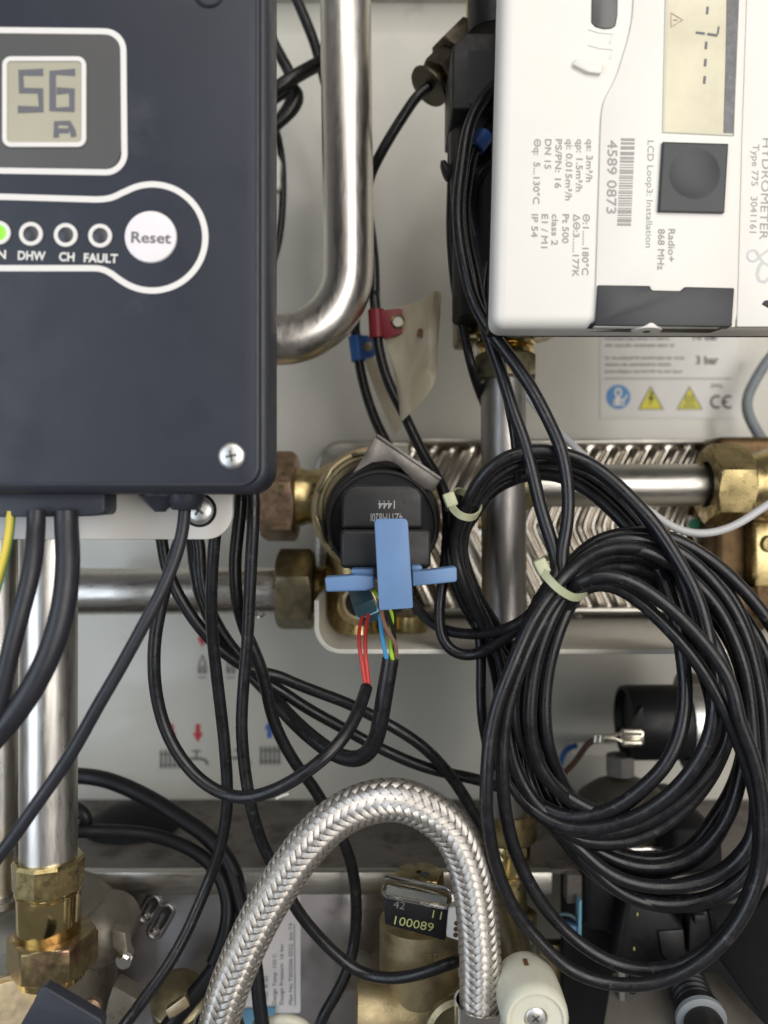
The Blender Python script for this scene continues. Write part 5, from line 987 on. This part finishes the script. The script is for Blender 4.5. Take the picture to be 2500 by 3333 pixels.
# strands left of the grey pipe
for k, (lab, sp) in enumerate((
    ('leftmost black strand looping down beside the ribbed plate', ['I', (60, -60, .322), (20, 60, .322), (8, 200, .322), (30, 320, .322), (80, 430, .322), (130, 520, .323), (180, 640, .324), (215, 760, .325), (240, 900, .326)]),
    ('black strand between the ribbed plate and the grey pipe', ['I', (-10, -160, .330), (-30, 0, .330), (-20, 160, .330), (15, 300, .330), (55, 430, .330), (95, 560, .330), (110, 720, .330), (108, 900, .330), (115, 1060, .330), (140, 1200, .332), (170, 1330, .334)]),
    ('black strand passing behind the tied coil towards the hose', ['I', (-60, -60, .336), (-45, 180, .336), (0, 360, .336), (60, 480, .336), (120, 600, .336), (165, 720, .337), (195, 840, .338), (205, 980, .34), (190, 1150, .342), (210, 1330, .344)]))):
    cable('sensor_cable', lab, 'cable', sp, 33)
# grey and white cables on the right
cable('grey_cable', 'thick grey cable hanging on the wall at the right edge', 'cable', ['F', (1720, 380, .44), (1660, 450, .44), (1590, 560, .44), (1545, 660, .44), (1550, 740, .438), (1595, 830, .436), (1640, 905, .434)], 34, greycable_m)
cable('white_cable', 'pale grey cable sweeping under the brass nut at right', 'cable', ['F', (360, 640, .352), (420, 720, .350), (520, 830, .346), (620, 930, .342), (760, 1060, .340), (900, 1180, .338), (1040, 1280, .336), (1120, 1338, .334), (1200, 1374, .333), (1290, 1390, .332), (1400, 1376, .332), (1500, 1335, .332), (1600, 1270, .333), (1720, 1190, .334)], 25, whitecable_m)
cable('blue_wire', 'short deep blue wire behind the coil near the paper strip', 'wire', ['I', (625, 1205, .425), (575, 1215, .424), (545, 1270, .42), (530, 1350, .415), (530, 1440, .41)], 19, dkblue_m)
cable('brown_wire', 'dark brown wire ending in the shiny spade terminal', 'wire', ['I', (735, 1166, .3825), (690, 1185, .384), (650, 1250, .387), (600, 1315, .39), (540, 1370, .393), (480, 1420, .395)], 20, dkbrown_m)
cable('pump_cable', 'black cable dropping to the bottom edge below the coil', 'cable', ['L', (925, 1330, .335), (925, 1480, .335), (920, 1600, .334), (915, 1740, .334)], 26)

# ================================================================== COILED CABLES (each coil is one long cable; every turn is a part)
t = thing('cable_coil', 'smaller upper coil of black cable held by the left pale tie', 'cable coil', cp('F', 600, 1100, .31))
for sp, wd in ((['I', (330, 930, .334), (235, 770, .330), (150, 600, .325), (70, 440, .320), (10, 300, .317), (-25, 180, .316), 'F', (-30, 1400, .314), (-5, 1325, .312), (45, 1210, .308), (90, 1110, .305), (180, 1010, .302), (290, 955, .301), (430, 935, .300), (560, 955, .299), (690, 1005, .298), (810, 1095, .296), (930, 1215, .294), (1040, 1340, .292), (1120, 1460, .290), (1180, 1560, .288), 'I', (1245, 350, .286), (1295, 480, .284), (1335, 640, .283), (1362, 800, .282), (1372, 950, .281), (1360, 1100, .281), (1318, 1230, .282), (1235, 1360, .283), (1120, 1480, .285), (985, 1570, .287), (850, 1625, .289), (700, 1652, .291), (560, 1640, .294), (430, 1580, .297), (320, 1480, .30), (260, 1380, .303)], 45),
               (['I', (340, 860, .336), (240, 720, .332), (150, 570, .328), (60, 410, .322), (-2, 250, .320), (-10, 130, .319), 'F', (-10, 1400, .318), (10, 1350, .316), (60, 1240, .313), (115, 1150, .311), (210, 1060, .309), (330, 1000, .308), (470, 980, .307), (600, 990, .306), (730, 1040, .304), (850, 1140, .302), (960, 1250, .300), (1050, 1370, .298), (1120, 1480, .296), (1170, 1570, .294), 'I', (1215, 360, .292), (1260, 500, .290), (1310, 640, .289), (1370, 790, .288), (1425, 930, .287), (1452, 1050, .287), (1440, 1170, .287), (1385, 1290, .288), (1280, 1420, .289), (1150, 1535, .290), (1000, 1620, .292), (840, 1668, .293), (680, 1672, .295), (540, 1630, .297), (420, 1550, .30), (310, 1440, .304), (270, 1370, .306)], 44),
               (['I', (350, 760, .338), (250, 640, .334), (150, 500, .330), (75, 370, .327), (20, 230, .326), (0, 120, .325), 'F', (5, 1400, .324), (30, 1350, .322), (90, 1270, .320), (180, 1150, .318), (310, 1085, .317), (450, 1060, .316), (590, 1095, .314), (710, 1170, .312), (820, 1270, .310), (920, 1380, .308), (1005, 1490, .306), (1070, 1590, .304), 'I', (1110, 340, .300), (1150, 470, .297), (1180, 610, .294), (1203, 760, .292), (1212, 900, .290), (1198, 1050, .289), (1160, 1190, .288), (1085, 1330, .288), (975, 1440, .289), (840, 1540, .291), (700, 1590, .293), (560, 1590, .296), (430, 1530, .299), (330, 1440, .302), (270, 1360, .304)], 45),
               (['I', (300, 830, .340), (180, 680, .338), (60, 510, .335), (-20, 350, .333), (-50, 200, .331), (-60, 90, .330), 'F', (-45, 1380, .328), (20, 1270, .325), (100, 1180, .322), (200, 1110, .321), (300, 1060, .320), (400, 1025, .319), (520, 1030, .318), (640, 1055, .317), (760, 1130, .315), (880, 1240, .313), (980, 1360, .311), (1060, 1470, .309), (1115, 1580, .307), 'I', (1165, 400, .306), (1225, 560, .304), (1275, 720, .305), (1330, 880, .308), (1358, 1030, .311), (1340, 1170, .312), (1270, 1310, .312), (1150, 1450, .312), (1000, 1560, .312), (840, 1620, .312)], 42)):
    cable('cable_turn', None, None, sp, wd, parent=t)
t = thing('cable_coil', 'large coil of black cable filling the lower right, bound by the middle tie', 'cable coil', cp('I', 850, 1000, .295))
turns = [
    # long outer pair hanging lowest
    ['I', (1080, 175, .297), (960, 135, .295), (830, 135, .292), (715, 175, .289), (620, 245, .285), (540, 320, .282), (455, 420, .281), (375, 540, .280), (310, 680, .279), (245, 840, .278), (185, 1010, .278), (152, 1200, .278), (140, 1400, .278), (140, 1600, .279), 'L', (143, 560, .279), (165, 720, .280), (205, 860, .281), (265, 1000, .282), (360, 1135, .283), (470, 1250, .283), (570, 1345, .283), (690, 1405, .282), (820, 1440, .281), (960, 1450, .279), (1090, 1430, .278), (1220, 1375, .276), (1350, 1285, .275), (1465, 1160, .274), (1555, 1010, .273), (1612, 860, .273), (1636, 680, .272), (1630, 480, .272), (1600, 300, .272), (1550, 150, .272), 'I', (1490, 1060, .272), (1460, 900, .272), (1395, 770, .273), (1300, 640, .274), (1195, 520, .275), (1080, 415, .276), (960, 330, .277), (850, 285, .278), (740, 282, .279), (640, 320, .281), (560, 400, .290), (490, 520, .298), (425, 680, .301), (390, 830, .300), (372, 1000, .305), (400, 1200, .310), (480, 1380, .314)],
    ['I', (1100, 240, .303), (980, 190, .301), (850, 180, .298), (735, 212, .294), (640, 280, .289), (560, 350, .286), (480, 450, .285), (410, 570, .284), (345, 710, .283), (290, 860, .283), (245, 1020, .283), (226, 1200, .283), (226, 1380, .283), (240, 1560, .284), 'L', (250, 560, .285), (280, 690, .286), (335, 830, .287), (415, 970, .288), (515, 1100, .289), (625, 1205, .289), (745, 1290, .288), (880, 1350, .287), (1020, 1375, .285), (1160, 1355, .283), (1290, 1290, .281), (1410, 1190, .279), (1510, 1050, .278), (1580, 890, .277), (1615, 720, .276), (1610, 520, .276), (1570, 330, .276), (1510, 170, .276), 'I', (1440, 1060, .276), (1370, 920, .277), (1280, 770, .278), (1180, 640, .279), (1070, 520, .281), (940, 400, .283), (800, 330, .285), (690, 340, .287), (600, 420, .291), (525, 540, .296), (470, 700, .300), (445, 880, .305), (440, 1050, .309), (470, 1220, .312)],
    # left bundle and its lower bows
    ['I', (1120, 320, .306), (1000, 260, .304), (870, 232, .301), (760, 244, .298), (670, 278, .294), (600, 335, .291), (530, 440, .289), (465, 580, .288), (415, 730, .288), (385, 890, .288), (372, 1050, .288), (385, 1200, .289), (430, 1330, .290), (505, 1430, .291), (600, 1510, .295), (710, 1570, .298), (830, 1570, .299), (975, 1460, .299), (1083, 1345, .300), (1155, 1200, .300), (1192, 1055, .300), (1206, 900, .300), (1198, 760, .301), (1176, 610, .302), (1146, 480, .303), (1106, 360, .304), (1060, 260, .306), (1010, 170, .309), (960, 110, .312)],
    ['I', (1060, 350, .308), (940, 305, .305), (820, 292, .301), (715, 312, .298), (640, 370, .295), (575, 480, .293), (520, 620, .292), (480, 770, .292), (456, 930, .292), (452, 1080, .292), (470, 1220, .293), (515, 1350, .298), (580, 1470, .303), (660, 1555, .304), (760, 1615, .304), (880, 1640, .304), (1010, 1612, .301), (1145, 1540, .302), (1275, 1425, .303), (1378, 1300, .304), (1436, 1175, .304), (1448, 1050, .304), (1420, 930, .305), (1365, 800, .306), (1305, 650, .307), (1250, 520, .309)],
    ['I', (1000, 120, .306), (860, 100, .304), (730, 130, .302), (635, 200, .300), (560, 290, .298), (480, 400, .296), (400, 560, .295), (345, 730, .294), (310, 900, .294), (300, 1060, .294), (330, 1190, .294), (400, 1310, .294), (490, 1410, .294), (590, 1485, .294), (710, 1545, .294), (850, 1585, .297), (1000, 1575, .300), (1120, 1490, .303), (1232, 1370, .305), (1315, 1240, .306), (1357, 1105, .306), (1369, 955, .306), (1358, 805, .307), (1332, 650, .308), (1292, 490, .309), (1240, 360, .311)],
    ['I', (900, 90, .310), (770, 110, .308), (650, 170, .306), (575, 240, .304), (510, 320, .302), (430, 430, .300), (350, 610, .299), (290, 800, .298), (262, 980, .298), (260, 1150, .298), (285, 1290, .298), (340, 1420, .298), (420, 1530, .298), (520, 1610, .298), 'L', (620, 650, .297), (760, 672, .296), (900, 668, .295), (1040, 620, .294), (1170, 535, .293), (1280, 425, .292), (1370, 290, .291), (1430, 150, .291), (1465, 0, .291), 'I', (1470, 980, .291), (1455, 880, .291), (1400, 720, .292), (1330, 590, .293)],
    ['I', (590, 260, .306), (510, 350, .304), (440, 480, .303), (370, 660, .302), (325, 850, .302), (312, 1050, .302), (300, 1250, .302), (330, 1400, .302), (400, 1530, .301), (480, 1620, .300), 'L', (560, 640, .299), (650, 720, .298), (740, 810, .297), (850, 880, .296), (980, 918, .295), (1110, 925, .294), (1250, 905, .293), (1380, 860, .292), (1490, 780, .291), (1570, 660, .290), (1600, 500, .290), (1590, 340, .290), 'I', (1575, 1180, .290), (1560, 1000, .290), (1530, 800, .290), (1470, 620, .291), (1390, 460, .292), (1280, 330, .293), (1150, 225, .294), (1010, 160, .295), (880, 140, .296), (760, 160, .297), (660, 210, .299), (560, 300, .302)],
    ['I', (600, 270, .311), (500, 400, .309), (420, 560, .308), (365, 760, .307), (340, 960, .307), (335, 1160, .307), (345, 1320, .307), (400, 1480, .306), (470, 1600, .305), 'L', (560, 670, .304), (640, 770, .303), (740, 860, .302), (860, 940, .300), (990, 990, .299), (1130, 1008, .298), (1270, 995, .297), (1400, 955, .296), (1520, 870, .295), (1600, 730, .295), (1640, 560, .295), (1650, 380, .295), 'I', (1640, 1200, .295), (1625, 1000, .295), (1585, 790, .295), (1530, 600, .295), (1450, 440, .296), (1350, 310, .297), (1230, 195, .298), (1090, 115, .299), (940, 85, .300), (800, 100, .301), (690, 150, .303), (600, 230, .305), (520, 340, .308)],
    ['I', (860, 150, .318), (740, 180, .317), (640, 240, .316), (560, 330, .315), (500, 470, .313), (440, 640, .312), (400, 820, .312), (385, 1000, .312), (390, 1180, .312), (420, 1350, .311), (480, 1500, .310), (560, 1610, .309), 'L', (650, 660, .308), (760, 735, .307), (880, 790, .306), (1010, 815, .305), (1140, 805, .304), (1260, 755, .303), (1370, 660, .302), (1450, 530, .302), (1500, 370, .302), (1530, 200, .302), 'I', (1560, 1150, .302), (1570, 1000, .302), (1540, 800, .302), (1480, 640, .302), (1400, 500, .303), (1300, 380, .304), (1190, 280, .305)],
    ['I', (760, 130, .321), (650, 180, .320), (560, 250, .319), (490, 340, .318), (400, 520, .317), (330, 740, .316), (295, 950, .316), (300, 1130, .316), (350, 1280, .316), (430, 1400, .316), (530, 1490, .316), (640, 1560, .316), (780, 1610, .316), (920, 1622, .316), (1060, 1582, .316), (1190, 1500, .316), (1300, 1400, .316), (1395, 1280, .316), (1445, 1160, .316), (1450, 1040, .317), (1420, 920, .318), (1360, 790, .318)],
    ['I', (620, 220, .313), (700, 165, .312), (820, 118, .311), (950, 112, .310), (1080, 145, .309), (1210, 215, .308), (1330, 300, .307), (1440, 400, .306), (1540, 520, .305), (1620, 660, .304), (1680, 820, .304), (1720, 1000, .304)],
    ['I', (590, 230, .308), (660, 150, .307), (780, 85, .306), (920, 62, .305), (1060, 68, .304), (1190, 110, .303), (1320, 185, .302), (1440, 280, .301), (1550, 390, .300), (1640, 500, .299), (1730, 640, .299)],
    ['I', (1180, 230, .318), (1290, 330, .317), (1390, 450, .316), (1460, 600, .315), (1510, 770, .314), (1540, 960, .314), (1540, 1150, .314), (1510, 1330, .314), (1450, 1480, .314), (1370, 1600, .314), 'L', (1260, 690, .314), (1140, 755, .314), (1010, 770, .314), (880, 745, .314), (760, 700, .313), (640, 630, .313), (520, 540, .313), (420, 440, .313)],
    ['L', (570, 630, .300), (660, 760, .299), (760, 870, .299), (880, 960, .299), (1010, 1010, .299), (1150, 1025, .299), (1290, 1008, .299), (1430, 965, .299), (1560, 890, .30)],
]
rj = random.Random(21)
for n_, sp in enumerate(turns):
    cable('cable_turn', None, None, sp, 44, parent=t, sm=10)
    if 5 <= n_ <= 8:                                   # the bundle is thick: a second turn lies close behind each of these
        a, b_ = rj.uniform(-34, 34), rj.uniform(-26, 26)
        cable('cable_turn', None, None, [e if isinstance(e, str) else (e[0] + a + rj.uniform(-9, 9), e[1] + b_ + rj.uniform(-9, 9), e[2] + 0.0065) for e in sp], 44, parent=t, sm=12)
def tie(label, c, front, back, head, ha):
    cen = sum([cp(c, *p) for p in front + back], Vector()) / len(front + back)
    pth = catmull([cp(c, *p) for p in front + back], 0.0008, True)
    t = thing('cable_tie', label, 'cable tie', cen, 'cable ties'); obj('strap', strap(B(), pth, 0.0026, 0.0009, cen, True), tie_m, t)
    h = cp(c, *head); a = R(ha); obj('tie_head', obox(B(), h, (X * math.cos(a) + Z * math.sin(a)) * 0.0022, Y * 0.0024, (Z * math.cos(a) - X * math.sin(a)) * 0.0027, 0.0007, 3), tie_m, t)
tie('pale green cable tie binding the large coil in front of the grey pipe', 'I', [(428, 240, .283), (470, 300, .278), (530, 360, .2755), (600, 402, .277), (655, 402, .282)], [(680, 360, .300), (640, 280, .318), (560, 210, .322), (480, 190, .312)], (435, 238, .282), 25)
tie('pale green cable tie on the smaller coil beside the actuator', 'F', [(-60, 1205, .305), (-40, 1255, .302), (0, 1290, .300), (45, 1302, .301), (85, 1290, .306)], [(100, 1240, .318), (60, 1190, .326), (0, 1160, .326), (-45, 1165, .316)], (-58, 1205, .304), 20)
